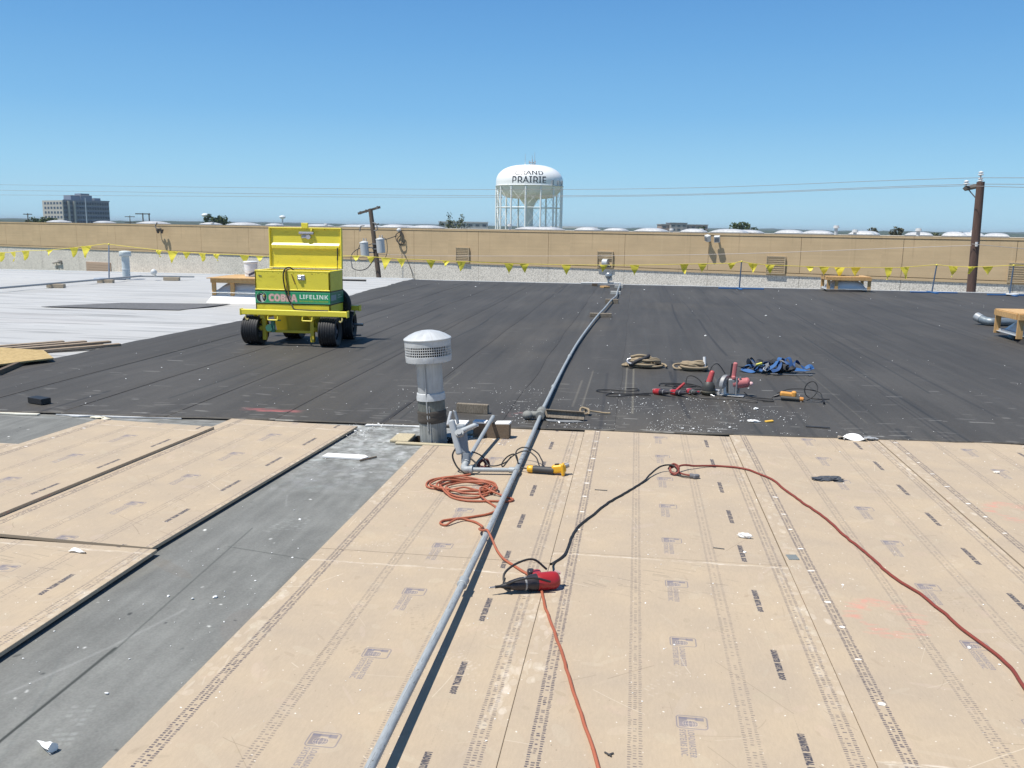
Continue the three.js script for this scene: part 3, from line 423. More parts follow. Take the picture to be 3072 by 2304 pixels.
// ---------- water tower ----------
{
  const t = thing('water_tower', 'big white water tower on many slender legs with a lettered domed tank', 'water tower', [-36, -5.5, -295], Math.PI + .12);
  const wm = M(.87, .88, .87, .3), R = 11.1, B = 5.5; // heights below are above roof level plus B
  const T = paint(2048, 512, '#f3f4f3', (c, w, h) => {
    for (let i = 0; i < 60; i++) { c.fillStyle = `rgba(150,140,125,${rr(.02, .09)})`; c.fillRect(rr(0, w), rr(.6 * h, .9 * h), rr(1, 4), rr(20, 90)); }
    c.fillStyle = '#26272c'; c.textAlign = 'center'; c.textBaseline = 'alphabetic';
    const put = (t, wd, base, cap) => { c.font = '100px sans-serif'; c.save(); c.translate(w / 2 - 4, base * h); c.scale(wd / c.measureText(t).width, cap / 72); c.fillText(t, 0, 0); c.lineWidth = 2.5; c.strokeStyle = c.fillStyle; c.strokeText(t, 0, 0); c.restore(); };
    put('PRAIRIE', 346, .868, 128); put('GRAND', 300, .575, 62);
  });
  const prof = []; for (let i = 0; i <= 18; i++) { const a = i / 18; const y = a < .28 ? 15.2 + a / .28 * 1.6 : 16.8 + Math.sin((a - .28) / .72 * Math.PI / 2) * 5.4, r = a < .28 ? R : R * Math.pow(Math.cos((a - .28) / .72 * Math.PI / 2), .72); prof.push([Math.max(r, .01), y + B]); }
  const tank = part('tank_dome', [lathe(prof, 96)], new THREE.MeshStandardMaterial({ map: T, roughness: .3 }), t);
  part('tank_bowl', [lathe([[1.3, 8.2 + B], [1.5, 8.8 + B], [2.4, 10.3 + B], [3.3, 11.35 + B], [5, 11.3 + B], [7.6, 11.6 + B], [9.4, 12.7 + B], [10.5, 14 + B], [R, 15.3 + B]], 64)], wm, t);
  part('balcony', [new THREE.TorusGeometry(R + .1, .16, 8, 96).rotateX(Math.PI / 2).translate(0, 15.25 + B, 0)], M(.7, .72, .72, .5), t);
  part('riser', [cyl(1.3, 1.3, 8.4 + B, [0, (8.4 + B) / 2, 0], [0, 0, 0], 32)], M(.76, .78, .78, .5), t);
  const N = 14, a0 = Math.PI - .12 + .02; let prev;
  for (let k = 0; k < N; k++) {
    const f = (k) => { const a = Math.PI + (k / N) * 2 * Math.PI - .105; return [Math.sin(a) * (R - .1), Math.cos(a) * (R - .1)]; };
    const [x, z] = f(k), [x2, z2] = f(k + 1), leg = part('leg', [cyl(.29, .29, 14.9 + B, [x, (14.9 + B) / 2, z], [0, 0, 0], 12)], wm, t);
    part('strut', [rod([x, 8.3 + B, z], [x2, 8.3 + B, z2], .14, .14, 6)], wm, leg);
    part('tie_rod', [rod([x, 14.2 + B, z], [x2, 8.5 + B, z2], .05, .05, 5), rod([x2, 14.2 + B, z2], [x, 8.5 + B, z], .05, .05, 5), rod([x, 8.1 + B, z], [x2, 2 + B, z2], .05, .05, 5), rod([x2, 8.1 + B, z2], [x, 2 + B, z], .05, .05, 5)], wm, leg);
  }
  const ac = M(.4, .42, .44, .5);
  for (const [x, h, y] of [[1.55, 3.8, 21.9], [-1.6, 2.9, 23.4], [-.75, 2, 23.3]]) part('antenna', [rod([x, y + B, .3], [x, y + B + h, .3], .09, .06, 6)], ac, t);
  part('antenna_platform', [cyl(.9, 1.1, .35, [-.85, 22.3 + B, 0]), rod([-.85, 22 + B, 0], [-.85, 24 + B, 0], .15), rod([-1.9, 22.9 + B, .2], [.3, 23 + B, .2], .2), box(.5, .9, .5, [-1.7, 23.1 + B, .3]), box(.5, .8, .5, [.1, 23.1 + B, .3])], ac, t);
  part('antenna_mast_base', [rod([1.55, 21 + B, .3], [1.55, 22.6 + B, .3], .16), rod([1.0, 21.6 + B, .3], [1.55, 22.9 + B, .3], .08)], wm, t);
  for (const a of [.72, .98, 1.2]) { const A = Math.PI + a; part('panel_antenna', [box(.7, 1.6, .3, [Math.sin(A) * (R + .3), 16.2 + B, Math.cos(A) * (R + .3)], [0, A, 0])], ac, tank); }
}

// ---------- office block far to the left ----------
{
  const o = thing('office_block', 'stepped multi-storey office block with rows of dark windows in shade', 'building', [-437, -5.5, -660], 60 * Math.PI / 180);
  const cream = M(.46, .44, .4, .85), slate = M(.2, .23, .3, .7), glass = M(.045, .06, .1, .15), W = 37, D = 34;
  part('wall', [box(W, 23.4, D - 1, [0, 11.7, -D / 2])], slate, o);
  part('side_wall', [box(.8, 23.4, D, [-W / 2 - .4, 11.7, -D / 2])], cream, o);
  part('penthouse', [box(17, 4.4, 12, [-1, 25.6, -12]), box(7, 6.2, 10, [1.5, 26.2, -10]), box(5, 2.8, 8, [12, 24.6, -10])], slate, o);
  part('parapet', [box(W + .4, .8, .6, [0, 23.6, .2])], slate, o);
  for (const x of [-W / 2 + 3.5, -W / 2 + 8]) part('bay_column', [box(1.2, 23, 1.6, [x, 11.5, .8])], cream, o);
  for (let f = 0; f < 6; f++) for (let k = 0; k < 13; k++) part('window', [box(1.55, 1.9, .2, [-W / 2 + 11 + k * 2.05, 3.2 + f * 3.6, .02])], glass, o);
  for (let f = 0; f < 6; f++) for (let k = 0; k < 2; k++) part('window', [box(2.6, 1.9, .2, [-W / 2 + 1.4 + k * 4.4, 3.2 + f * 3.6, .02])], glass, o);
  for (let f = 0; f < 6; f++) for (let k = 0; k < 6; k++) part('window', [box(.2, 1.8, 3.2, [-W / 2 - .82, 3.2 + f * 3.6, -3 - k * 5.2])], glass, o);
  const m = thing('radio_mast', 'thin pale mast standing in front of the office block', 'mast', [-300, -5.5, -452]);
  part('shaft', [rod([0, 0, 0], [0, 20, 0], .35, .2, 8)], M(.5, .55, .6, .5), m); part('base', [box(1.6, 6, 1.6, [0, 3, 0])], M(.6, .62, .64, .6), m);
}

// ---------- trees and small buildings on the skyline ----------
{
  const bark = speckled(.09, .07, .05, .95);
  const leafMats = [[.055, .085, .02], [.07, .1, .03], [.09, .105, .05], [.1, .1, .06]].map((c) => new THREE.MeshStandardMaterial({ color: tri(...c), roughness: .85, side: THREE.DoubleSide }));
  const tree = (label, x, z, topY, rx, ry, sparse, mi) => {
    const t = thing('tree', label, 'tree', [x, -5.5, z], 0, 'trees beyond the warehouse'), H = topY + 5.5, cy = H - ry;
    const limbs = [rod([0, 0, 0], [rr(-.3, .3), cy, 0], .38, .2, 8)]; const tips = [];
    for (let i = 0; i < 13; i++) { const a = rr(0, 6.28), e = rr(.15, 1.2), q = rr(.6, .95), p = [Math.cos(a) * Math.cos(e) * rx * q, cy + Math.sin(e) * ry * q * (rnd() < .2 ? -.3 : 1), Math.sin(a) * Math.cos(e) * rx * q]; tips.push(p); limbs.push(rod([0, cy - ry * rr(.2, .7), 0], p, .12, .03, 5)); }
    part('trunk', limbs, bark, t);
    const gs = [], q = new THREE.PlaneGeometry(1, 1), n = sparse ? 900 : 2600;
    const clumps = []; for (let i = 0; i < (sparse ? 26 : 44); i++) { const a = rr(0, 6.28), e = Math.asin(rr(-.55, 1)), k = rr(.45, 1); clumps.push([Math.cos(a) * Math.cos(e) * rx * k, cy + Math.sin(e) * ry * k, Math.sin(a) * Math.cos(e) * rx * k, rr(.12, .26) * rx]); } for (const p of tips) clumps.push([...p, rr(.1, .2) * rx]);
    for (let i = 0; i < n; i++) { const c = clumps[Math.floor(rnd() * clumps.length)], r = c[3] * Math.cbrt(rnd()), a = rr(0, 6.28), e = Math.asin(rr(-1, 1)), s = rr(.3, .62) * (sparse ? .8 : 1); gs.push(xf(q, [c[0] + Math.cos(a) * Math.cos(e) * r, c[1] + Math.sin(e) * r, c[2] + Math.sin(a) * Math.cos(e) * r], [rr(0, 3), rr(0, 3), rr(0, 3)], [s, s * .7, s])); }
    part('crown', gs, leafMats[mi], t);
  };
  tree('dense dark green tree rounded above the roof line left of the yellow box', -143, -288, 4.6, 5.6, 4.2, false, 0);
  tree('open grey-green tree with bare twig ends left of the water tower', -47.3, -229.5, 5.1, 4.9, 4.6, true, 2);
  tree('leafy tree rising behind the skylights right of the floodlights', 35.8, -312.8, 4.4, 4.9, 3.4, false, 1);
  tree('scraggly thin tree behind a skylight dome left of the thick pole', 59.5, -213.4, 3.7, 2.4, 3, true, 3);
  tree('tiny sparse tree just showing over the roof left of the scraggly tree', 53.4, -212.6, 3, 1.6, 2.2, true, 3);
  tree('low bushy tree just above the roof beside the thick pole', 80.4, -236.8, 2.4, 2.2, 2.4, true, 2);
  tree('low round tree just above the roof left of the thick pole', 74.6, -236, 2.2, 1.9, 2.2, true, 2);
  tree('small far tree peeking over the coping at the tower side of the floodlights', 21, -300, 2.9, 2.2, 2.4, false, 0);
  tree('dark spreading tree beside the low buildings left of the distant pole', -204, -283, 3.1, 6, 3.2, false, 1);
  const hs = (label, x, z, w, h, d, col, roofc, floors = 1) => { const b = thing('distant_building', label, 'building', [x, -5.5, z], .2, 'buildings far beyond the warehouse'); part('wall', [box(w, h, d, [0, h / 2, 0])], col, b); part('roof', [box(w + 1, .8, d + 1, [0, h + .4, 0])], roofc, b); const n = Math.max(2, Math.round(w / 6)); for (let f = 0; f < floors; f++) for (let i = 0; i < n; i++) part('window', [box(w / n * .55, 1.6, .2, [-w / 2 + (i + .5) * w / n, h - 2.2 - f * 3.6, d / 2 + .05])], M(.06, .07, .09, .2), b); };
  hs('low brick apartment row with stepped roofs between two skylights', 44, -900, 46, 12.2, 20, M(.36, .27, .23, .9), M(.3, .3, .3, .9), 2);
  hs('taller grey middle section of the brick apartment row', 38, -893, 16, 13.6, 20, M(.36, .33, .31, .9), M(.2, .2, .22, .9), 2);
  hs('dark flat building with a pale roof left of the distant two-arm pole', -245, -285, 18, 7.2, 12, M(.12, .11, .11, .9), M(.6, .6, .6, .8));
  hs('pale blocky building low beside the leaning pole', -150, -760, 42, 11, 20, M(.5, .48, .46, .9), M(.55, .55, .55, .9));
  hs('white low shed showing over the roof left of the water tower', -30, -420, 20, 7.4, 12, M(.7, .7, .7, .8), M(.7, .7, .7, .8));
  // two faraway water towers
  for (const [l, x, z, y, r, h] of [['tiny mushroom-shaped far water tower above the skylights', -603, -1456, 14, 5.4, 5], ['tiny pale far water tower peeking over the dense tree', -587, -1150, 12.5, 5, 6]]) { const w = thing('distant_water_tower', l, 'water tower', [x, -5.5, z], 0, 'faraway water towers'); part('tank', [sph(r, [0, y + 5.5, 0], [1, .55, 1], 20)], M(.78, .8, .8, .5), w); part('stem', [cyl(1.6, 1.2, y + 5.5, [0, (y + 5.5) / 2, 0])], M(.6, .62, .64, .6), w); }
}
console.log('skyline ready');

// ---------- yellow fall-protection cart ----------
{
  const c = thing('lifeline_cart', 'yellow four-wheeled cart carrying an open steel box with a green lettered band', 'cart', [-4.765, .026, -12.05], 0);
  const Y = mat.yellow, X0 = -.55, X1 = .55, ZF = .27, ZB = -.28, y0 = .45, y1 = 1.02;
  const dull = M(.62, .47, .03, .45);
  // box: four walls, floor, rolled rim
  const bx = part('box', [rbox(1.1, y1 - y0, .025, [0, (y0 + y1) / 2, ZF - .0125]), rbox(1.1, y1 - y0, .025, [0, (y0 + y1) / 2, ZB + .0125]), rbox(.025, y1 - y0, .55, [X0 + .0125, (y0 + y1) / 2, -.005]), rbox(.025, y1 - y0, .55, [X1 - .0125, (y0 + y1) / 2, -.005]), box(1.08, .03, .53, [0, y0 + .02, -.005])], Y, c);
  part('rim', [rbox(1.102, .022, .05, [0, y1 + .009, ZF - .023]), rbox(1.102, .022, .05, [0, y1 + .009, ZB + .023]), rbox(.05, .022, .45, [X0 + .024, y1 + .009, -.005]), rbox(.05, .022, .45, [X1 - .024, y1 + .009, -.005]), rbox(1.104, .014, .012, [0, .768, ZF + .001])], Y, bx);
  // lettered band
  const band = paint(1100, 196, '#10140f', (g, w, h) => {
    g.fillStyle = '#279d6b'; g.fillRect(0, 15, w, h - 30); g.strokeStyle = '#a8bdb4'; g.lineWidth = 3; g.strokeRect(-4, 24, w + 8, h - 48);
    // round snake-head emblem
    g.save(); g.translate(92, 98); g.fillStyle = '#22252b'; g.beginPath(); g.arc(0, 0, 76, 0, 7); g.fill(); g.lineWidth = 5; g.strokeStyle = '#b9cfc4'; g.stroke();
    g.fillStyle = '#1f8a5c'; g.beginPath(); g.arc(-6, -26, 52, Math.PI, 2 * Math.PI); g.fill();
    g.fillStyle = '#2a2530'; g.beginPath(); g.moveTo(-58, 18); g.quadraticCurveTo(-60, -46, -2, -54); g.quadraticCurveTo(58, -46, 62, 4); g.lineTo(50, 44); g.lineTo(-34, 62); g.closePath(); g.fill();
    g.fillStyle = '#dfe5e6'; g.beginPath(); g.moveTo(-16, -26); g.quadraticCurveTo(-26, 30, 4, 74); g.lineTo(40, 66); g.quadraticCurveTo(6, 26, 10, -22); g.closePath(); g.fill();
    g.strokeStyle = '#4a4d54'; g.lineWidth = 3; for (let i = 0; i < 6; i++) { g.beginPath(); g.moveTo(-20 + i * 3, -6 + i * 13); g.lineTo(10 + i * 5, -10 + i * 13); g.stroke(); }
    g.strokeStyle = '#f0f3f2'; g.lineWidth = 5; g.beginPath(); g.moveTo(-14, -52); g.lineTo(14, -34); g.lineTo(44, -44); g.moveTo(14, -34); g.lineTo(26, 10); g.quadraticCurveTo(36, 26, 44, 10); g.stroke();
    g.fillStyle = '#d8c83a'; g.beginPath(); g.moveTo(22, -26); g.lineTo(46, -30); g.lineTo(40, -4); g.lineTo(30, -2); g.closePath(); g.fill(); g.restore();
    g.textBaseline = 'alphabetic'; g.lineJoin = 'round';
    g.save(); g.font = 'bold 130px sans-serif'; g.translate(196, 150); const m = g.measureText('COBRA').width; g.scale(416 / m, 1); g.lineWidth = 17; g.strokeStyle = '#e9d6d2'; g.strokeText('COBRA', 0, 0); g.lineWidth = 9; g.strokeStyle = '#b02c38'; g.strokeText('COBRA', 0, 0); g.fillStyle = '#e4cbc6'; g.fillText('COBRA', 0, 0); g.restore();
    g.save(); g.font = 'bold 82px sans-serif'; g.fillStyle = '#eef3f1'; g.translate(646, 112); const m2 = g.measureText('LIFELINK').width; g.scale(426 / m2, 1); g.fillText('LIFELINK', 0, 0); g.restore();
    g.save(); g.font = 'bold 28px sans-serif'; g.fillStyle = '#b7b43c'; g.translate(648, 156); const t = 'MULTI-MAN MOBILE FALL PROTECTION', m3 = g.measureText(t).width; g.scale(424 / m3, 1); g.fillText(t, 0, 0); g.restore();
  });
  part('lettered_band', [new THREE.PlaneGeometry(1.1, .196).translate(0, .662, ZF + .004)], new THREE.MeshStandardMaterial({ map: band, roughness: .4 }), bx);
  const side = paint(512, 196, '#10140f', (g, w, h) => { g.fillStyle = '#1f7a58'; g.fillRect(0, 15, w, h - 30); g.strokeStyle = '#8fa79f'; g.lineWidth = 3; g.strokeRect(-4, 24, w + 8, h - 48); g.fillStyle = '#9db4ba'; g.fillRect(30, 58, 190, 76); g.fillStyle = '#5e7b80'; for (let i = 0; i < 6; i++) g.fillRect(38, 64 + i * 12, 172, 5); g.fillStyle = '#a9bdb6'; g.fillRect(290, 66, 100, 10); g.fillRect(280, 100, 190, 8); });
  part('side_band', [new THREE.PlaneGeometry(.55, .196).rotateY(Math.PI / 2).translate(X1 + .004, .662, -.005)], new THREE.MeshStandardMaterial({ map: side, roughness: .4 }), bx);
  const la = part('latch', [rbox(.11, .075, .014, [.135, .945, ZF + .006], [0, 0, 0], .02)], M(.45, .46, .5, .35, { metalness: .6 }), bx);
  part('latch_handle', [rbox(.05, .05, .014, [.12, .945, ZF + .014], [0, 0, 0], .008), rbox(.045, .018, .016, [.118, .928, ZF + .02])], M(.7, .7, .72, .3, { metalness: .6 }), la);
  part('warning_label', [box(.05, .012, .002, [-.47, .96, ZF + .004], [0, 0, -.25])], M(.2, .19, .12, .6), bx);
  // lid standing open on its rear hinge, shallow tray facing forward
  const lid = new THREE.Group(); lid.name = 'lid'; lid.position.set(.006, y1 + .03, ZB + .02); lid.rotation.x = -.015; c.add(lid);
  part('lid_panel', [rbox(1.1, .585, .02, [0, .292, -.01])], Y, lid);
  part('lid_rim', [rbox(1.1, .02, .032, [0, .575, .012]), rbox(.02, .585, .032, [-.54, .292, .012]), rbox(.02, .585, .032, [.54, .292, .012]), rbox(1.1, .02, .04, [0, .01, .014])], Y, lid);
  { const tr = new THREE.Shape([[0, 0], [.026, 0], [.026, .045], [0, .078]].map((p) => new THREE.Vector2(...p))); part('stiffener', [new THREE.ExtrudeGeometry(tr, { depth: 1.02, bevelEnabled: false }).rotateY(-Math.PI / 2).translate(.51, .285, 0)], Y, lid); }
  part('hasp_tab', [rbox(.1, .08, .03, [0, .61, .02]), rbox(.025, .04, .03, [.1, .545, .02])], Y, lid);
  part('lock_bar', [rbox(.22, .035, .03, [.02, .505, .02], [.1, 0, 0]), rbox(.07, .05, .025, [-.02, .455, .01]), cyl(.033, .033, .03, [.05, .45, .015], [1.57, 0, 0])], M(.46, .46, .55, .5), lid);
  part('gas_strut', [rod([.49, .3, .03], [.49, .12, .04], .009), rod([.49, .12, .04], [.49, -.02, .06], .005)], mat.blackPlastic, lid);
  // chassis beams front and rear
  for (const [z, dx] of [[.48, .1], [-.5, -.04]]) {
    const b = part('beam', [rbox(1.53, .075, .075, [dx, .468, z], [0, 0, 0], .008), box(.012, .09, .09, [dx - .77, .468, z]), box(.012, .09, .09, [dx + .77, .468, z])], Y, c);
    for (const s of [-1, 1]) part('hook', [tube([[dx + s * .69, .435, z + .02], [dx + s * .7, .39, z + .03], [dx + s * .675, .36, z + .03], [dx + s * .655, .375, z + .03]], .011, 20, 6)], M(.6, .5, .2, .4), b);
    if (z > 0) for (const x of [-.2, .3]) part('handle', [tube([[x - .07, .435, z + .02], [x - .07, .365, z + .04], [x + .07, .365, z + .04], [x + .07, .435, z + .02]], .009, 30, 6, .01)], Y, b);
  }
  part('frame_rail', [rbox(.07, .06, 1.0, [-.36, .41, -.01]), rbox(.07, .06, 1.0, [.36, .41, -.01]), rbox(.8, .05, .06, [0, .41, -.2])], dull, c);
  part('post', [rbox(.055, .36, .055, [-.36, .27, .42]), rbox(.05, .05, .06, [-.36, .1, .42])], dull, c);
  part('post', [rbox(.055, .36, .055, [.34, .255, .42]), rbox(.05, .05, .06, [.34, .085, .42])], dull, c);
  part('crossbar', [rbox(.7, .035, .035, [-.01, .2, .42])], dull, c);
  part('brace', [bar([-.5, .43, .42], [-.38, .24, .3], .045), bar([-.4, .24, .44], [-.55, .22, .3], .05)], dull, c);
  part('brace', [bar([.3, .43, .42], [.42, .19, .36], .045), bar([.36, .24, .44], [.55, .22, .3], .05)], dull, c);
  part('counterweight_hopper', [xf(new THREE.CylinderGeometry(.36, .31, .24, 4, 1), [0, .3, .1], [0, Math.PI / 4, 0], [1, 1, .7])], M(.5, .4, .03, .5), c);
  part('winch', [cyl(.05, .05, .06, [-.27, .25, .46], [1.57, 0, 0]), box(.05, .16, .04, [-.22, .27, .46]), tube([[-.22, .34, .47], [-.2, .36, .48], [-.1, .36, .48]], .01, 16, 6)], M(.06, .2, .13, .5), c);
  // wheels: ribbed tyre with rim
  const tyre = (() => { const p = [], w = .125; for (const [r, x] of [[.115, -.09], [.165, -.12], [.195, -.118]]) p.push([r, x]); for (let i = 0; i <= 6; i++) { const x = -.105 + i * .035; const rr2 = .212 - 6 * (x * x) * .12; p.push([rr2, x - .012]); p.push([rr2, x + .011]); if (i < 6) { p.push([rr2 - .007, x + .013]); p.push([rr2 - .007, x + .021]); } } p.push([.195, .118], [.165, .12], [.115, .09]); return lathe(p, 40, [0, 0, 0], [0, 0, -Math.PI / 2]); })();
  const rim = merge([cyl(.12, .12, .14, [0, 0, 0], [0, 0, 1.57], 24), cyl(.035, .035, .2, [0, 0, 0], [0, 0, 1.57], 12), ...Array.from({ length: 5 }, (_, k) => cyl(.011, .011, .16, [0, Math.cos(k * 1.257) * .065, Math.sin(k * 1.257) * .065], [0, 0, 1.57], 6))]);
  for (const [x, z, t] of [[-.53, .36, -.04], [.56, .34, .08], [-.26, -.42, 0], [.52, -.5, .12]]) {
    const w = new THREE.Group(); w.name = 'wheel'; w.position.set(x, .208, z); w.rotation.y = t; c.add(w);
    part('tyre', tyre.clone(), mat.blackRubber, w); part('hub', rim.clone(), M(.1, .12, .16, .4, { metalness: .3 }), w);
  }
  for (const [x, z] of [[-.53, .36], [.56, .34]]) part('mudguard', [xf(new THREE.CylinderGeometry(.235, .235, .22, 20, 1, true, 2.5, 1.2), [x, .208, z], [0, 0, 1.57])], mat.blackRubber, c);
  const sp = new THREE.Group(); sp.name = 'spare_wheel'; sp.position.set(.37, .52, -.36); sp.rotation.y = 1.5; sp.scale.set(.5, 1.28, 1.28); c.add(sp);
  part('tyre', tyre.clone(), mat.blackRubber, sp); part('hub', rim.clone(), M(.1, .12, .16, .4, { metalness: .3 }), sp);
  part('axle_stub', [rod([.6, .22, -.5], [.78, .22, -.5], .02), rod([.6, .06, -.45], [.76, .07, -.45], .012)], mat.steel, c);
  // lifeline cable out of the box, over the front edge and along the beam
  part('lifeline_cable', [tube([[-.03, 1.03, .1], [-.06, 1.08, .2], [-.1, 1.06, .27], [-.115, .98, .3], [-.11, .85, .292], [-.07, .68, .292], [0, .56, .3], [.1, .515, .44], [.3, .514, .5], [.6, .512, .5]], .0095, 90, 6)], mat.cordBlack, c);
  part('tether', [tube([[-.03, 1.03, .22], [-.075, 1.05, .27], [-.085, .95, .288], [-.06, .8, .284], [-.05, .69, .284]], .009, 40, 6), tube([[.0, .99, .284], [.02, .93, .284], [.05, .85, .284]], .007, 12, 6)], M(.25, .16, .04, .7), c);
}

// ---------- vent stack ----------
{
  const v = thing('vent_stack', 'galvanised round vent pipe with a domed cap and mesh band, tar collar low down', 'vent', [-1.553, -.15, -6.725]); v.rotation.z = .062;
  const r = .104, b = .15;
  const gal = paint(512, 512, (x, y) => { const a = fbm(x / 40, y / 70, 4), s = noise(x / 7, y / 120), n = h2(x, y), k = 158 + 55 * (a - .5) + 22 * (s - .5) + 8 * (n - .5); return [k * .99, k, k * 1.0]; }, (c, w, h) => { for (let i = 0; i < 40; i++) { c.strokeStyle = `rgba(${rnd() < .5 ? '225,228,228' : '92,86,76'},${rr(.06, .22)})`; c.lineWidth = rr(1, 5); const x = rr(0, w); c.beginPath(); c.moveTo(x, rr(0, h * .5)); c.lineTo(x + rr(-4, 4), rr(h * .4, h)); c.stroke(); } });
  const galW = paint(256, 256, (x, y) => { const k = 196 + 26 * (fbm(x / 20, y / 50, 4) - .5) + 12 * (noise(x / 4, y / 60) - .5); return [k * .985, k, k * 1.005]; }, (c, w, h) => { for (let i = 0; i < 26; i++) { c.strokeStyle = `rgba(${rnd() < .6 ? '126,112,92' : '160,165,165'},${rr(.08, .34)})`; c.lineWidth = rr(.6, 2.4); const x = rr(0, w), y = rr(0, h * .7); c.beginPath(); c.moveTo(x, y); c.lineTo(x + rr(-2, 2), y + rr(20, 110)); c.stroke(); } for (let i = 0; i < 40; i++) { c.fillStyle = `rgba(110,96,76,${rr(.1, .4)})`; c.beginPath(); c.arc(rr(0, w), rr(0, h), rr(.5, 2), 0, 7); c.fill(); } });
  const gm = new THREE.MeshStandardMaterial({ map: galW, color: 0xe8e8e8, roughness: .45, metalness: .1 }), gm2 = new THREE.MeshStandardMaterial({ map: gal, color: 0xf2f4f0, roughness: .7, metalness: .05 });
  const wob = (g, k) => { const P = g.attributes.position; for (let i = 0; i < P.count; i++) { const a = Math.atan2(P.getZ(i), P.getX(i)), y = P.getY(i), f = 1 + k * (noise(a * 2 + 8, y * 6) - .5); P.setX(i, P.getX(i) * f); P.setZ(i, P.getZ(i) * f); } g.computeVertexNormals(); return g; };
  part('lower_pipe', [wob(lathe([[r + .004, 0], [r + .004, .16 + b], [r + .004, .18 + b]], 48), .01)], gm2, v);
  part('tar_collar', [wob(lathe([[r + .005, .155 + b], [r + .012, .165 + b], [r + .014, .19 + b], [r + .009, .215 + b], [r + .015, .24 + b], [r + .007, .256 + b]], 60), .06)], speckled(.12, .105, .09, .95), v);
  part('stained_sleeve', [wob(lathe([[r + .004, .25 + b], [r + .003, .345 + b], [r + .006, .352 + b], [r - .001, .355 + b]], 48), .012)], new THREE.MeshStandardMaterial({ map: gal, color: 0xb4b8b0, roughness: .8 }), v);
  part('painted_skirt', [wob(lathe([[r + .012, .34 + b], [r + .011, .37 + b], [r + .006, .39 + b], [r + .008, .395 + b], [r, .4 + b]], 48), .02)], new THREE.MeshStandardMaterial({ map: galW, roughness: .55 }), v);
  part('upper_pipe', [lathe([[r - .002, .35 + b], [r - .002, .73 + b]], 48)], gm, v);
  part('seam', [rbox(.009, .6, .014, [-.012, .4 + b, r + .004], [0, 0, 0], .003), rbox(.006, .3, .01, [.006, .15 + b, r + .005])], gm, v);
  const cap = part('cap', [lathe([[.0, .898 + b], [.05, .894 + b], [.1, .882 + b], [.145, .863 + b], [.187, .836 + b], [.19, .83 + b], [.19, .824 + b], [.184, .824 + b]].reverse(), 56), lathe([[.183, .775 + b], [.185, .826 + b]], 56), lathe([[.176, .648 + b], [.181, .65 + b], [.184, .695 + b], [.181, .7 + b]], 56), lathe([[.12, .65 + b], [.18, .648 + b]], 56)], new THREE.MeshStandardMaterial({ map: galW, roughness: .4 }), v);
  const gs = []; for (let i = 0; i < 64; i++) { const a = i / 64 * 6.2832; gs.push(box(.0045, .08, .003, [Math.sin(a) * .1815, .737 + b, Math.cos(a) * .1815], [0, a, 0])); } for (const y of [.697, .7175, .7375, .7575, .777]) gs.push(new THREE.TorusGeometry(.1815, .0024, 4, 56).rotateX(Math.PI / 2).translate(0, y + b, 0));
  stuff(part('mesh_grille', gs, M(.62, .63, .62, .5), cap));
  part('baffle', [cyl(.14, .14, .1, [0, .737 + b, 0], [0, 0, 0], 32, true)], M(.03, .03, .03, .9), cap);
}
// wood nailer and insulation round the opening
solo('wood_nailer', [rbox(.15, .02, .25, [-1.815, .012, -6.71]), rbox(.5, .016, .05, [-1.58, .01, -6.55])], speckled(.72, .62, .42, .9), 'pale yellow wooden nailer boards framing the vent pipe opening', 'wood');
solo('board_offcut', outline([[-1.46, -7.2], [-1.29, -7.21], [-1.29, -6.95], [-1.46, -6.93]], .013, .003), boardMat[0], 'small tan cover board offcut behind the vent pipe', 'board');

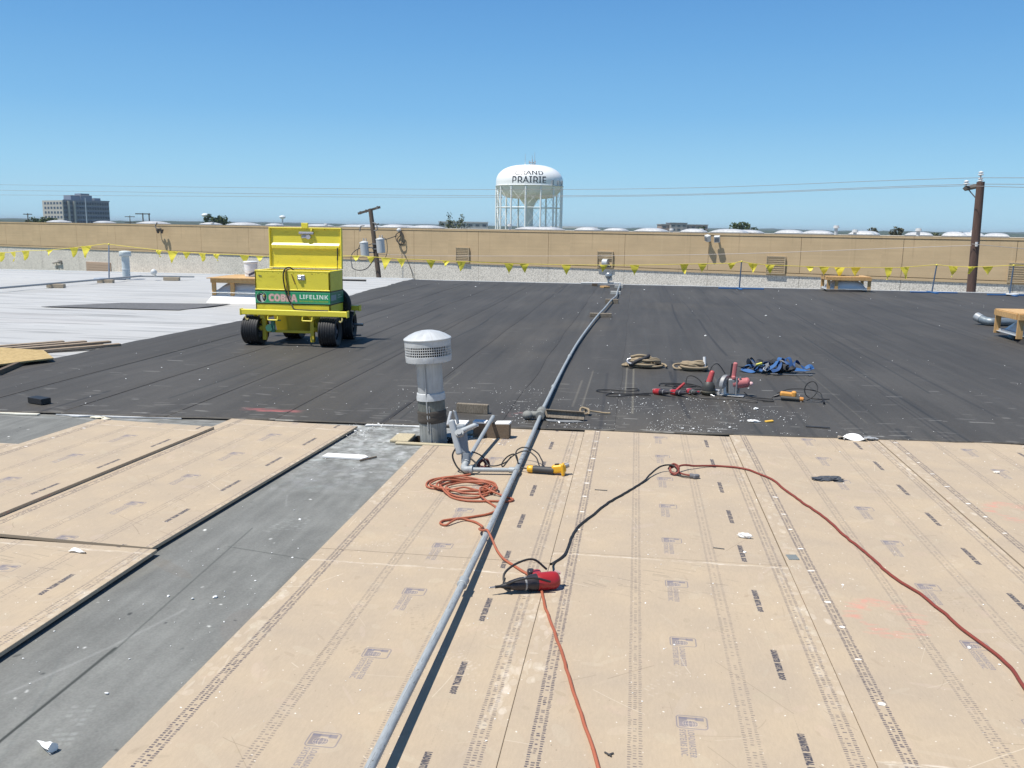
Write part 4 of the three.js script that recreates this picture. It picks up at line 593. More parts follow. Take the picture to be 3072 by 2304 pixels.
// ---------- long roof pipe ----------
const pipeTex = paint(256, 1024, (x, y) => { const a = fbm(x / 20, y / 30, 4), b = noise(x / 5, y / 9), k = 170 + 34 * (a - .5); const m = fbm(x / 60 + 4, y / 120, 3); return b > .86 && m > .5 ? [112, 108, 100] : [k * .97 + 20 * Math.max(0, m - .6), k, k * 1.01]; }, (c, w, h) => { for (let i = 0; i < 80; i++) { c.strokeStyle = `rgba(62,60,56,${rr(.2, .7)})`; c.lineWidth = rr(.8, 3.4); const x = rr(0, w), y = rr(0, h), l = rr(10, 90); c.beginPath(); c.moveTo(x, y); c.lineTo(x + rr(-5, 5), y + l); c.stroke(); } });
{
  const p = thing('gas_pipe', 'long grey steel pipe lying across the boards and black membrane with side branches', 'pipe');
  const pm = new THREE.MeshStandardMaterial({ map: pipeTex.clone(), roughness: .55, metalness: .15 }); pm.map.repeat.set(14, 1);
  const swap = (g) => g; // tube u runs along the length
  const P1 = [[-.72, .1, -.6], [-.735, .094, -2.4], [-.738, .076, -3.77], [-.764, .05, -5.8], [-.785, .06, -7.4], [-.79, .066, -7.65]];
  const t1 = new THREE.MeshStandardMaterial({ map: pipeTex.clone(), roughness: .55, metalness: .15 }); t1.map.rotation = Math.PI / 2; t1.map.repeat.set(1, 6);
  part('pipe', [tube(P1, .0165, 80, 16)], t1, p);
  const P2 = [[-.79, .075, -7.65], [-.81, .062, -9.8], [-.812, .06, -11.2], [-.795, .065, -12.9], [-.74, .075, -15], [-.68, .085, -16.7], [-.6, .1, -18.2], [-.53, .112, -20], [-.45, .11, -21.4], [-.45, .12, -23], [-.44, .11, -26.5]];
  part('pipe', [tube(P2, .017, 130, 12)], t1, p);
  for (const [x, y, z] of [[-.738, .076, -3.77], [-.812, .06, -11.3], [-.808, .063, -9.0]]) part('coupling', [xf(lathe([[.016, -.034], [.022, -.033], [.0245, -.027], [.022, -.022], [.0215, .022], [.0245, .027], [.022, .033], [.016, .034]], 20), [x, y, z], [1.57, 0, 0])], pm, p);
  part('union_fitting', [cyl(.04, .04, .09, [-.788, .07, -7.55], [1.57, 0, 0], 8), lathe([[.028, -.05], [.044, -.045], [.046, .03], [.034, .05]], 16, [-.79, .072, -7.67], [1.57, 0, 0]), cyl(.03, .03, .12, [-.86, .07, -7.56], [0, 0, 1.57], 12), sph(.05, [-.9, .065, -7.55], [1, .8, .9])], new THREE.MeshStandardMaterial({ map: pipeTex, color: 0xd0ccc4, roughness: .75 }), p);
  part('tee', [cyl(.022, .022, .08, [-.764, .05, -5.8], [1.57, 0, 0], 16), cyl(.021, .021, .05, [-.79, .05, -5.8], [0, 0, 1.57], 16)], pm, p);
  part('branch_pipe', [rod([-.79, .05, -5.8], [-1.1, .05, -5.755], .0155, .0155, 16)], pm, p);
  part('elbow', [tube([[-1.085, .05, -5.757], [-1.115, .05, -5.76], [-1.13, .056, -5.79], [-1.125, .075, -5.83]], .024, 20, 14), cyl(.029, .029, .02, [-1.075, .05, -5.757], [0, 0, 1.57], 16), cyl(.028, .028, .022, [-1.123, .085, -5.84], [-.9, 0, 0], 16)], new THREE.MeshStandardMaterial({ map: pipeTex, color: 0xffffff, roughness: .5 }), p);
  part('riser_pipe', [rod([-1.12, .085, -5.85], [-1.108, .18, -6.9], .015, .015, 14)], pm, p);
  part('far_branch', [rod([-.44, .11, -26.5], [-1.62, .1, -26.45], .022, .022, 10)], M(.6, .62, .62, .5), p);
  part('pressure_gauge', [sph(.1, [-.8, .33, -26.45], [1, 1, .6], 16), rod([-.8, .1, -26.45], [-.8, .3, -26.45], .03)], M(.42, .44, .45, .3, { metalness: .5 }), p);
}
// blocks under and around the pipe
{
  const blk = (name, label, w, h, d, x, z, turn, m, y = .022, grp) => { const b = solo(name, rbox(w, h, d, [0, h / 2, 0], [0, 0, 0], .005), m, label, 'block', grp); b.position.set(x, y, z); b.rotation.y = turn; return b; };
  blk('wood_block', 'long weathered timber block under the pipe where it begins to bend on the membrane', .42, .07, .12, -.64, -17.0, .06, mat.woodGrey, .026);
  blk('wood_block', 'short timber block with dark core under the pipe, second from the roof edge fittings', .3, .09, .12, -.52, -20.3, -.05, mat.woodGrey, .026);
  blk('wood_block', 'pale round-edged block under the pipe near its last straight run', .26, .08, .12, -.5, -23.1, 0, M(.5, .5, .47, .8), .026);
  blk('wood_block', 'grey block carrying the corner of the pipe by the roof edge', .24, .08, .12, -.47, -25.6, 0, M(.42, .42, .4, .8), .026);
  blk('wood_block', 'dark block under the short branch pipe at the roof edge', .16, .07, .14, -1.2, -26.3, .1, mat.brown, .026);
  blk('wood_block', 'tan wooden wedge lying by the gauge at the roof edge', .2, .05, .25, -.87, -25.6, .5, mat.wood, .026);
  const b1 = blk('wood_block', 'weathered timber block standing on the black membrane behind the vent pipe', .295, .085, .05, -1.43, -7.72, -.06, mat.woodGrey, .026);
  const b2 = thing('insulation_block', 'brown faced insulation block with snow-white top leaning behind the grey hand tool', 'block', [-1.11, .014, -6.87], -.06);
  part('core', [rbox(.3, .12, .075, [0, .06, 0], [-.08, 0, 0], .004)], mat.brown, b2); part('white_top', [rbox(.115, .02, .085, [-.1, .122, -.008], [0, 0, .0], .008)], M(.86, .86, .85, .8), b2); part('white_top', [rbox(.125, .02, .085, [.09, .124, -.008], [0, 0, .06], .008)], M(.86, .86, .85, .8), b2); part('foam_bit', [lump(.05, .03, .03).translate(-.13, .085, .04)], M(.86, .86, .85, .8), b2);
  const wp = solo('white_board_scrap', [rbox(.165, .022, .07, [0, .011, 0]), rbox(.16, .02, .07, [.0, .011, .075])], M(.82, .81, .78, .8), 'two white board strips lying side by side beyond the vent pipe', 'scrap'); wp.position.set(-1.47, .02, -7.3);
  const gp = solo('grey_plank', [rbox(.36, .07, .028, [0, .035, 0], [-.5, 0, 0]), rbox(.34, .01, .04, [0, .075, .01], [-.5, 0, 0])], mat.woodGrey, 'grey paint-smeared plank tipped against the pipe fitting on the membrane', 'plank'); gp.position.set(-.575, .03, -7.6); gp.rotation.y = -.12;
  const gt = solo('torn_membrane_scrap', outline([[0, 0], [.12, .02], [.3, -.01], [.36, .05], [.22, .09], [.05, .075]], .004, 0), speckled(.3, .32, .34, .7), 'torn grey membrane scrap in front of the tipped plank', 'scrap'); gt.position.set(-.76, .03, -7.56);
  blk('black_block', 'black tar-coated block lying on the membrane near the loose boards', .2, .055, .1, -5.45, -7.3, -.35, mat.tar, .03);
}
console.log('cart, vent and pipe ready');

// ---------- cords ----------
const cord = (pts, r, base = .017) => { const P = pts.map(([x, z, y]) => V(x, (y ?? base) + r, z)), c = new THREE.CatmullRomCurve3(P), L = c.getLength(), n = Math.max(6, Math.round(L / .045)), Q = []; for (let i = 0; i <= n; i++) { const p = c.getPointAt(i / n); Q.push([p.x + rr(-1, 1) * .0022, p.y + rr(0, 1) * .0012, p.z + rr(-1, 1) * .0022]); } return tube(Q, r, n * 4, 8); };
{
  const coil = [[-1.074,-5.728],[-1.188,-5.65],[-1.297,-5.564],[-1.317,-5.45],[-1.289,-5.379],[-1.213,-5.354],[-1.133,-5.349],[-1.052,-5.379,.03],[-.973,-5.379],[-.862,-5.341],[-.853,-5.477],[-.901,-5.576],[-1.034,-5.614],[-1.143,-5.61],[-1.215,-5.564,.03],[-1.23,-5.467],[-1.172,-5.327,.03],[-1.082,-5.228],[-.959,-5.209],[-.886,-5.279],[-.863,-5.37,.034],[-0.864,-5.446,0.024],[-0.892,-5.348,0.030],[-1.012,-5.293,0.036],[-1.155,-5.312,0.024],[-1.236,-5.394,0.030],[-1.208,-5.492,0.036],[-1.088,-5.547,0.024],[-0.945,-5.528,0.030],[-0.851,-5.438,0.030],[-0.837,-5.346,0.036],[-0.918,-5.275,0.024],[-1.048,-5.265,0.030],[-1.149,-5.322,0.036],[-1.163,-5.414,0.024],[-1.082,-5.485,0.030],[-0.952,-5.495,0.036],[-0.891,-5.465,0.036],[-0.935,-5.355,0.024],[-1.070,-5.301,0.030],[-1.217,-5.334,0.036],[-1.289,-5.435,0.024],[-1.245,-5.545,0.030],[-1.110,-5.599,0.036],[-0.963,-5.566,0.024],[-.903,-5.482],[-1.021,-5.544],[-1.146,-5.539],[-1.209,-5.455],[-1.195,-5.352,.034],[-1.103,-5.21],[-1.005,-5.145],[-.93,-5.145],[-.817,-5.167],[-.751,-5.173],[-.705,-5.195],[-.705,-5.228],[-.775,-5.28],[-.857,-5.313,.036],[-.933,-5.401,.034],[-.907,-5.205,.034],[-.834,-5.123],[-.79,-5.052],[-.778,-4.977],[-.822,-4.906],[-.906,-4.841],[-.998,-4.788],[-1.051,-4.743],[-1.052,-4.695],[-1.021,-4.678],[-.968,-4.758,.03],[-.92,-4.79],[-.849,-4.744],[-.809,-4.694],[-.805,-4.582,.04],[-.765,-4.47,.075],[-.74,-4.44,.088],[-.712,-4.4,.07],[-.682,-4.354,.03],[-.608,-4.216],[-.494,-4.076],[-.44,-4.0],[-.4,-3.92],[-.383,-3.861],[-.34,-3.665],[-.286,-3.462],[-.228,-3.233],[-.178,-3.02],[-.116,-2.772],[-.057,-2.53],[-.03,-2.4],[.06,-2.05]];
  solo('extension_cord', cord(coil, .0068), mat.orange, 'orange extension cord looped beside the grey pipe and running under the red screw gun', 'cord');
  const bc = [[-.362,-4.112,.05],[-.356,-4.219],[-.316,-4.319],[-.303,-4.418],[-.296,-4.603],[-.271,-4.784],[-.2,-5.011],[-.114,-5.273],[-.002,-5.52],[.102,-5.768],[.173,-5.97,.035],[.245,-6.08,.055],[.305,-6.09,.06]];
  solo('tool_cord', cord(bc, .0062), mat.cordBlack, 'black tool cord running from the red screw gun to the red knot', 'cord');
  const rc = [[.34,-6.06,.05],[.383,-6.13,.05],[.472,-6.2,.03],[.605,-6.278],[.749,-6.27],[.837,-6.231],[.915,-6.12],[.985,-5.985],[1.021,-5.803],[1.071,-5.6],[1.1,-5.48],[1.141,-5.346],[1.185,-5.145],[1.223,-4.881],[1.271,-4.646],[1.289,-4.536],[1.301,-4.43],[1.338,-4.267],[1.39,-4.134],[1.415,-3.991],[1.434,-3.911],[1.446,-3.812],[1.466,-3.714],[1.498,-3.589],[1.518,-3.47],[1.516,-3.365],[1.508,-3.285],[1.505,-3.19],[1.53,-2.9]];
  solo('extension_cord', cord(rc, .0072), mat.redCord, 'dark red extension cord snaking over the boards from a knot', 'cord');
  const k = thing('cord_knot', 'knot of red and black cord with a grey plug end', 'cord', [.32, .016, -6.05]);
  part('red_loop', [tube([[-.02, .04, 0], [.01, .06, .03], [.03, .03, .05], [0, .01, .06], [-.03, .03, .03], [-.01, .065, -.01], [.03, .05, 0], [.02, .02, .05], [-.02, .02, .05], [-.03, .05, 0]], .0075, 70, 8)], mat.redCord, k);
  part('black_loop', [tube([[-.04, .03, .0], [-.02, .065, .02], [.02, .04, .04], [.0, .012, .05], [-.035, .03, .03]], .0065, 40, 8), tube([[.01, .012, .05], [.06, .01, .1], [.12, .01, .11]], .0055, 20, 8)], mat.cordBlack, k);
  part('red_tail', [tube([[.02, .02, .04], [.08, .012, .06], [.13, .015, .085]], .0065, 20, 8)], mat.redCord, k);
  part('plug', [rbox(.05, .03, .032, [.145, .016, .105], [0, .6, 0], .01), cyl(.016, .018, .03, [.118, .016, .1], [0, 0, 1.57], 10)], M(.16, .16, .17, .5), k);
}

// ---------- power tools ----------
// corded screw gun lying on its side, nose along +x
function screwGun(name, label, pos, turn, red, nose, s = 1, group, lift = 0, hz = -1) {
  const t = thing(name, label, 'power tool', pos, turn, group); t.scale.setScalar(s); t.rotation.z = lift;
  const ax = (pts, m, y = .04) => xf(lathe(pts, 24), [0, y, 0], [0, 0, -Math.PI / 2]);
  const mo = part('motor_housing', [ax([[.001, -.12], [.03, -.118], [.043, -.104], [.047, -.08], [.047, -.02], [.045, .0], [.04, .012]])], red, t);
  part('vent_slot', [box(.003, .012, .03, [-.115, .078, .008], [0, 0, .5]), box(.003, .012, .03, [-.105, .081, .008], [0, 0, .4]), box(.003, .012, .03, [-.125, .074, .008], [0, 0, .6])], M(.5, .35, .34, .5), mo);
  part('lettering', [box(.055, .0015, .011, [-.055, .0832, .004])], M(.85, .82, .8, .5), mo);
  part('gear_case', [ax([[.044, 0], [.042, .03], [.034, .055], [.034, .09], [.029, .12], [.022, .15]])], nose, t);
  part('collar', [ax([[.0345, .062], [.036, .064], [.036, .07], [.0345, .072]])], M(.3, .3, .3, .4), t);
  part('nosepiece', [ax([[.021, .145], [.017, .165], [.012, .185], [.0075, .2], [.0075, .225]])], mat.blackPlastic, t);
  part('bit', [ax([[.004, .22], [.004, .252], [.0015, .258]])], mat.steel, t);
  part('handle', [rbox(.05, .036, .13, [-.035, .03, hz * .09], [0, -hz * .22, 0], .014)], red, t);
  part('handle_grip', [rbox(.04, .038, .05, [-.02, .03, hz * .15], [0, -hz * .22, 0], .014)], nose, t);
  part('trigger', [rbox(.014, .018, .04, [-.004, .03, hz * .075])], mat.blackPlastic, t);
  return t;
}
{
  const darkNose = M(.03, .026, .032, .42);
  const g = screwGun('screw_gun', 'red and black screw gun lying on the boards beside the pipe with cord wrapped', [-.405, .018, -3.885], Math.PI + .46, mat.red, darkNose, .92, undefined, 0, 1);
  part('cord_wrap', [tube([[-.09, .06, .1], [-.02, .115, .12], [.08, .11, .1], [.16, .085, .05], [.17, .05, .0], [.12, .075, -.03], [.04, .085, -.045], [-.05, .06, -.06]], .006, 80, 8), tube([[.165, .07, .03], [.18, .035, .0], [.15, .015, -.02]], .006, 20, 8)], mat.cordBlack, g);
  const on = [['red screw gun with white sticker on the membrane nearest the flat cord loops', [.3, .028, -8.98], -.75, .74], ['red screw gun with raised handle in the cluster between two others', [.47, .028, -8.98], -.85, .72], ['dark-bodied screw gun with red handle next to the upright grinder', [.62, .028, -9.05], -1.2, .74]];
  const olive = M(.06, .06, .055, .5);
  on.forEach(([l, p, a, s], i) => { const t = screwGun('screw_gun', l, p, a, mat.red, i === 2 ? olive : darkNose, s, 'screw guns on the membrane', .12); if (i === 0) part('sticker', [box(.03, .002, .03, [-.07, .078, .022], [.5, 0, 0])], M(.82, .8, .74, .6), t); if (i === 1) part('raised_handle', [rod([-.05, .06, -.02], [-.02, .16, -.17], .021, .019, 14)], mat.red, t); });
  // cords of the cluster
  const cc = (pts, r = .005) => cord(pts, r, .03);
  solo('tool_cord', cc([[.22, -9.02], [.05, -8.95], [-.12, -8.93], [-.32, -8.98], [-.36, -9.06], [-.2, -9.12], [.0, -9.08], [.08, -9.16], [.05, -9.25], [-.05, -9.22]]), mat.cordBlack, 'thin black cord trailing in flat loops left of the stickered screw gun', 'cord');
  solo('tool_cord', cc([[.2, -8.9], [.02, -8.86], [-.15, -8.76], [-.25, -8.8], [-.2, -8.9], [-.02, -8.92], [.18, -8.94]]), mat.cordBlack, 'thin black cord in one flat oval on the membrane left of the red guns', 'cord');
  solo('tool_cord', cc([[.3, -9.5], [.32, -9.62], [.5, -9.68], [.7, -9.6], [.66, -9.5], [.45, -9.46], [.36, -9.55], [.52, -9.62], [.72, -9.52], [.85, -9.4], [.62, -9.35], [.44, -9.4], [.6, -9.5, .06], [.8, -9.45]]), mat.cordBlack, 'tangle of black cord lying behind the red screw guns', 'cord');
  solo('tool_cord', cc([[.56, -9.12, .12], [.58, -9.16, .2], [.66, -9.16, .19], [.74, -9.12, .12], [.78, -9.1, .04], [.82, -9.08]]), mat.cordBlack, 'black cord arching up from the raised red handle', 'cord');
  solo('tool_cord', cc([[.62, -9.0], [.72, -8.86], [.9, -8.86], [1.1, -8.82], [1.22, -8.74], [1.24, -8.8], [1.12, -8.86], [1.0, -8.9]]), M(.09, .085, .08, .6), 'greyish cord running in front of the circular saw', 'cord');
  solo('tool_cord', cc([[1.14, -9.0, .08], [1.2, -8.98, .04], [1.32, -8.98], [1.42, -8.96]]), mat.cordBlack, 'short black cord with dark plug right of the circular saw', 'cord');
  solo('tool_cord', cc([[1.14, -8.98, .05], [1.24, -8.9], [1.36, -8.86], [1.42, -8.84], [1.3, -8.82]]), mat.cordBlack, 'second black cord stretched out right of the circular saw', 'cord');
  solo('tool_cord', cc([[.8, -9.12, .24], [.82, -9.14, .32], [.87, -9.16, .34], [.93, -9.16, .28], [.98, -9.14, .2]]), mat.cordBlack, 'black cord bridging from the upright grinder to the circular saw', 'cord');

  // upright angle grinder with red handle
  const u = thing('angle_grinder', 'angle grinder standing on its head with a red tail handle up', 'power tool', [.79, .028, -9.1], .3);
  part('head', [lathe([[.0, 0], [.055, .005], [.07, .03], [.068, .09], [.056, .12], [.04, .14]], 20)], olive, u);
  part('guard', [lathe([[.02, .012], [.075, .01], [.078, .04], [.07, .042]], 24)], M(.12, .11, .08, .5), u);
  part('handle', [rod([0, .12, 0], [.035, .225, -.01], .032, .027, 18), sph(.027, [.035, .225, -.01])], M(.46, .07, .07, .45), u);
  part('spindle', [rod([-.02, .02, .05], [.03, .0, .1], .008), rod([.05, .05, .0], [.11, .045, .03], .014)], mat.steel, u);

  // circular saw on its shoe
  const s = thing('circular_saw', 'worn circular saw with silver guard and faded red handle on the membrane', 'power tool', [1.03, .028, -9.12], -.25);
  const faded = M(.5, .16, .16, .55), cast = speckled(.5, .5, .5, .45, { metalness: .4 });
  part('shoe', [rbox(.26, .008, .11, [.0, .006, .03], [0, 0, 0], .003), rbox(.03, .03, .1, [-.125, .012, .03])], cast, s);
  const half = new THREE.Shape(); half.absarc(0, 0, .1, -.25, Math.PI + .25); half.absarc(0, 0, .03, Math.PI + .25, -.25, true);
  part('upper_guard', [new THREE.ExtrudeGeometry(half, { depth: .035, bevelEnabled: true, bevelSize: .004, bevelThickness: .004, bevelSegments: 2, curveSegments: 20 }).rotateY(1.2).translate(-.075, .11, .03)], cast, s);
  part('blade', [xf(new THREE.CylinderGeometry(.092, .092, .003, 40), [-.07, .11, .03], [Math.PI / 2, 0, 1.2 - 1.57])], mat.steel, s);
  part('lower_guard', [rbox(.03, .12, .06, [-.07, .07, .05], [0, .3, .12], .012)], M(.75, .75, .74, .4), s);
  part('motor', [rod([.0, .12, .02], [.14, .14, -.03], .055, .05, 20), sph(.052, [.14, .14, -.03], [.7, 1, 1])], faded, s);
  part('gear_housing', [rbox(.07, .16, .08, [.0, .1, .03], [0, .2, .05], .015), rod([.05, .02, .05], [.05, .2, .05], .012), rod([.07, .03, .02], [.08, .2, .02], .011)], cast, s);
  part('handle', [rbox(.042, .17, .06, [.015, .26, .0], [0, .2, -.08], .016), rbox(.04, .04, .1, [.01, .19, .02], [0, .2, 0], .014)], faded, s);
  part('handle_strap', [rod([-.02, .2, .02], [-.012, .33, 0], .008)], mat.blackPlastic, s);
  part('motor_cap', [sph(.022, [.185, .13, -.03], [1, 1, 1])], M(.7, .45, .45, .5), s);

  // grey drill-like tool propped on the elbow
  const d = thing('reciprocating_saw', 'grey power tool propped upright on the pipe elbow with a side handle', 'power tool', [-1.13, .05, -5.84], .1); d.rotation.z = .16; d.rotation.x = -.2; d.scale.set(1.3, 1.05, 1.25);
  const gy = M(.4, .43, .45, .55), gyd = M(.22, .25, .28, .55);
  part('body', [rbox(.055, .2, .05, [0, .18, 0], [0, 0, 0], .016)], gyd, d);
  part('shell', [rbox(.035, .24, .055, [-.035, .2, .01], [0, 0, .1], .014)], gy, d);
  part('jaw', [rbox(.014, .09, .045, [-.055, .33, .01], [0, 0, -.28], .005)], M(.62, .64, .65, .4), d);
  part('jaw', [rbox(.014, .09, .04, [-.018, .33, .0], [0, 0, .12], .005)], gyd, d);
  part('side_handle', [rod([-.01, .23, .02], [.075, .262, .035], .0175, .0165, 16), sph(.0165, [.075, .262, .035])], gy, d);
  part('handle_socket', [cyl(.024, .024, .04, [-.008, .222, .035], [1.2, 0, 0], 16), cyl(.014, .014, .012, [-.008, .228, .058], [1.2, 0, 0], 14)], M(.3, .32, .33, .5), d);
  part('tail_grip', [rbox(.05, .09, .05, [.008, .055, .0], [0, 0, -.12], .016)], gyd, d);
  part('cord_clip', [tube([[.03, .05, .01], [.06, .01, .03], [.05, -.03, .05], [.0, -.04, .05], [-.04, .0, .04], [-.06, .08, .03], [-.03, .14, .03]], .005, 40, 8)], mat.cordBlack, d);
  solo('tool_cord', cord([[-1.1, -5.92, .13], [-1.03, -5.93, .1], [-.96, -5.86, .05], [-.88, -5.88, .06], [-.8, -6.02, .1], [-.73, -6.06, .12], [-.66, -6.02, .09], [-.6, -5.9, .03], [-.6, -5.97, .06], [-.68, -6.12, .11], [-.78, -6.18, .11], [-.81, -6.1, .09], [-.78, -5.98, .06]], .0048, .03), mat.cordBlack, 'thin black cord looping over the grey pipe behind the yellow tool', 'cord');
  solo('cord_bundle', tube([[-1.06, .03, -5.92], [-1.03, .07, -5.94], [-1.0, .05, -5.92], [-1.02, .02, -5.9], [-1.05, .05, -5.93], [-1.0, .075, -5.95], [-.98, .03, -5.93], [-1.03, .025, -5.9]], .009, 60, 8), M(.12, .03, .022, .6), 'small dark red knotted cord bundle beside the elbow', 'cord');

  // yellow cut-out tool
  const y = thing('cutout_tool', 'yellow and grey hand power tool lying right of the long pipe', 'power tool', [-.58, .018, -5.865], -.08);
  part('grip', [xf(lathe([[.001, -.09], [.022, -.088], [.024, -.07], [.0235, .03], [.026, .07]], 20), [0, .027, 0], [0, 0, -Math.PI / 2])], M(.05, .05, .052, .6), y);
  part('tail_cap', [xf(lathe([[.001, -.015], [.02, -.013], [.026, 0], [.0255, .022], [.023, .028]], 20), [-.105, .027, 0], [0, 0, -Math.PI / 2])], mat.toolYellow, y);
  part('head', [rbox(.1, .06, .05, [.105, .042, -.005], [0, 0, .15], .018), rbox(.022, .085, .058, [.135, .04, .0], [0, 0, .1], .009)], mat.toolYellow, y);
  part('chuck', [rod([.13, .055, -.015], [.17, .068, -.03], .02, .017, 14)], M(.3, .3, .31, .4, { metalness: .5 }), y);
  part('vent', [box(.03, .004, .02, [.09, .074, -.004], [0, 0, .15])], mat.blackPlastic, y);
  part('cord', [tube([[-.125, .027, 0], [-.18, .035, -.02], [-.21, .11, -.04], [-.27, .09, -.06], [-.31, .04, -.05], [-.29, .03, -.0], [-.24, .1, -.02]], .005, 50, 8)], mat.cordBlack, y);

  // orange and black tool with stiff cord loop
  const o = thing('corded_drill', 'orange and dark grey hand drill beside a springy black cord loop', 'power tool', [1.62, .028, -8.95], -.18);
  part('grip', [rod([-.12, .024, .02], [.06, .024, .03], .023, .021, 16)], M(.045, .045, .042, .6), o);
  part('tail_cap', [rod([.06, .024, .03], [.095, .026, .03], .025, .02, 16)], M(.62, .26, .06, .5), o);
  part('head', [rbox(.13, .055, .06, [-.07, .055, -.02], [0, .1, -.08], .02), rbox(.05, .07, .06, [.0, .06, -.02], [0, .1, 0], .02)], M(.66, .32, .07, .5), o);
  part('chuck', [rod([-.14, .05, 0], [-.19, .03, .01], .016, .012, 12), rod([-.19, .03, .01], [-.21, .015, .015], .005)], mat.blackPlastic, o);
  part('cord', [tube([[.09, .026, .03], [.14, .03, .04], [.2, .08, .02], [.22, .15, -.02], [.18, .2, -.05], [.12, .17, -.06], [.1, .1, -.05], [.14, .04, -.03], [.24, .03, -.02], [.34, .03, -.06]], .0055, 70, 8), tube([[-.16, .06, -.03], [-.05, .1, -.08], [.1, .11, -.09], [.24, .09, -.08], [.27, .05, .0], [.285, .015, .06]], .005, 50, 8)], mat.cordBlack, o);
  part('plug', [rod([.28, .03, .03], [.29, .012, .08], .012, .01, 10)], mat.blackPlastic, o);
}

// ---------- ropes and harness ----------
{
  const coilRope = (label, x, z, rx, rz, n, tall, seedv) => {
    seed = seedv; const t = thing('rope_coil', label, 'rope', [x, .028, z], 0, 'rope coils on the membrane'); const pts = []; const N = n * 12;
    for (let i = 0; i <= N; i++) { const a = i / 12 * 6.283 + .35 * Math.sin(i * .45), lo = Math.floor(i / 12), k = .5 + .5 * noise(i * .13, seedv % 17), cx = .3 * rx * (noise(lo * 1.7, 3) - .5) * 2, cz = .3 * rz * (noise(lo * 2.3, 8) - .5) * 2, X = cx + Math.cos(a) * rx * k + rr(-.008, .008), Z = cz + Math.sin(a) * rz * k + rr(-.008, .008), q = Math.min(1, (X / rx) ** 2 + (Z / rz) ** 2); pts.push([X, .015 + Math.min(i / N, 1 - .55 * q) * tall * (.45 + .55 * noise(i * .21, 5)), Z]); }
    part('rope', [tube(pts, .0145, N * 5, 7)], mat.rope, t); return t;
  };
  const c1 = coilRope('tan rope coil heaped with a black and silver snap hook', .14, -10.82, .2, .16, 12, .17, 71);
  part('wrap', [tube([[-.14, .05, .1], [-.06, .1, .12], [.02, .13, .1], [.06, .15, .04]], .022, 24, 8), sph(.035, [-.15, .045, .12], [1, .9, 1])], M(.03, .03, .035, .7), c1);
  part('snap_hook', [tube([[-.15, .06, .16], [-.19, .07, .15], [-.2, .1, .13], [-.16, .12, .12]], .011, 24, 8)], M(.6, .6, .62, .3, { metalness: .7 }), c1);
  part('rope_tail', [tube([[-.12, .04, .02], [-.22, .03, .0], [-.26, .02, .03], [-.2, .02, .06]], .0125, 30, 7), tube([[.2, .05, .0], [.26, .04, .03], [.28, .02, .08]], .014, 20, 7)], mat.rope, c1);
  const c2 = coilRope('tan rope coil with a white whipped end standing up', .74, -10.72, .18, .15, 10, .14, 137);
  part('whipped_end', [rod([.13, .03, .06], [.12, .17, .03], .017, .017, 10)], M(.75, .75, .74, .8), c2);
  part('loose_loop', [tube([[-.12, .02, .06], [-.22, .02, .05], [-.24, .05, -.02], [-.16, .06, -.06], [-.08, .03, .0]], .0125, 40, 7)], mat.rope, c2);
  const kn = thing('rope_scrap', 'short knotted length of tan rope lying on the membrane near the tipped plank', 'rope', [-.42, .03, -7.86]);
  part('knot', [tube([[0, .02, .02], [.03, .05, 0], [.05, .03, .03], [.02, .015, .06], [-.03, .03, .04], [-.02, .06, .01], [.04, .05, .04], [.05, .015, .07]], .01, 60, 7)], mat.rope, kn);
  part('tail', [tube([[.04, .03, .0], [.1, .02, -.03], [.18, .012, -.03], [.24, .014, -.02]], .008, 30, 7)], mat.rope, kn);

  const h = thing('safety_harness', 'heap of blue and black safety harness webbing on the membrane', 'harness', [1.7, .028, -10.75]); seed = 99;
  const black = M(.025, .027, .032, .75), grey = M(.16, .17, .19, .7);
  for (let i = 0; i < 34; i++) {
    const x0 = rr(-.3, .26), z0 = rr(-.12, .12), a = rr(0, 6.28), l = rr(.14, .3), y = rr(.03, .17), pts = [];
    for (let k = 0; k <= 4; k++) pts.push([x0 + Math.cos(a + k * .35) * l * (k / 4 - .3), Math.max(.01, y * (1 - Math.abs(k - 2) / 3) + rr(0, .03)), z0 + Math.sin(a + k * .35) * l * (k / 4 - .3)]);
    part('webbing_strap', [strap(pts, .045)], [mat.blueStrap, black, mat.navy, black, mat.navy, grey, black][i % 7], h);
  }
  part('webbing_strap', [strap([[.1, .04, 0], [.25, .05, .02], [.36, .04, .0], [.44, .05, -.02], [.42, .09, -.03], [.36, .06, -.02]], .05)], mat.blueStrap, h);
  part('webbing_strap', [strap([[-.2, .06, .0], [-.32, .07, .02], [-.38, .04, .04], [-.3, .02, .09], [-.24, .015, .12]], .05)], mat.blueStrap, h);
  part('back_pad', [lump(.34, .1, .2, .3).translate(.05, .0, .0)], black, h);
  part('yellow_label', [rbox(.075, .035, .02, [-.19, .1, .05], [.4, .3, .2], .005)], M(.72, .68, .12, .6), h);
  part('d_ring', [new THREE.TorusGeometry(.03, .006, 8, 24).rotateX(-.9).translate(-.12, .06, .14)], M(.75, .74, .72, .3, { metalness: .7 }), h);
  part('lanyard', [tube([[-.1, .01, .16], [.05, .012, .19], [.2, .012, .2], [.34, .01, .17], [.42, .008, .14], [.36, .008, .2]], .006, 50, 7)], grey, h);
}
console.log('tools ready');

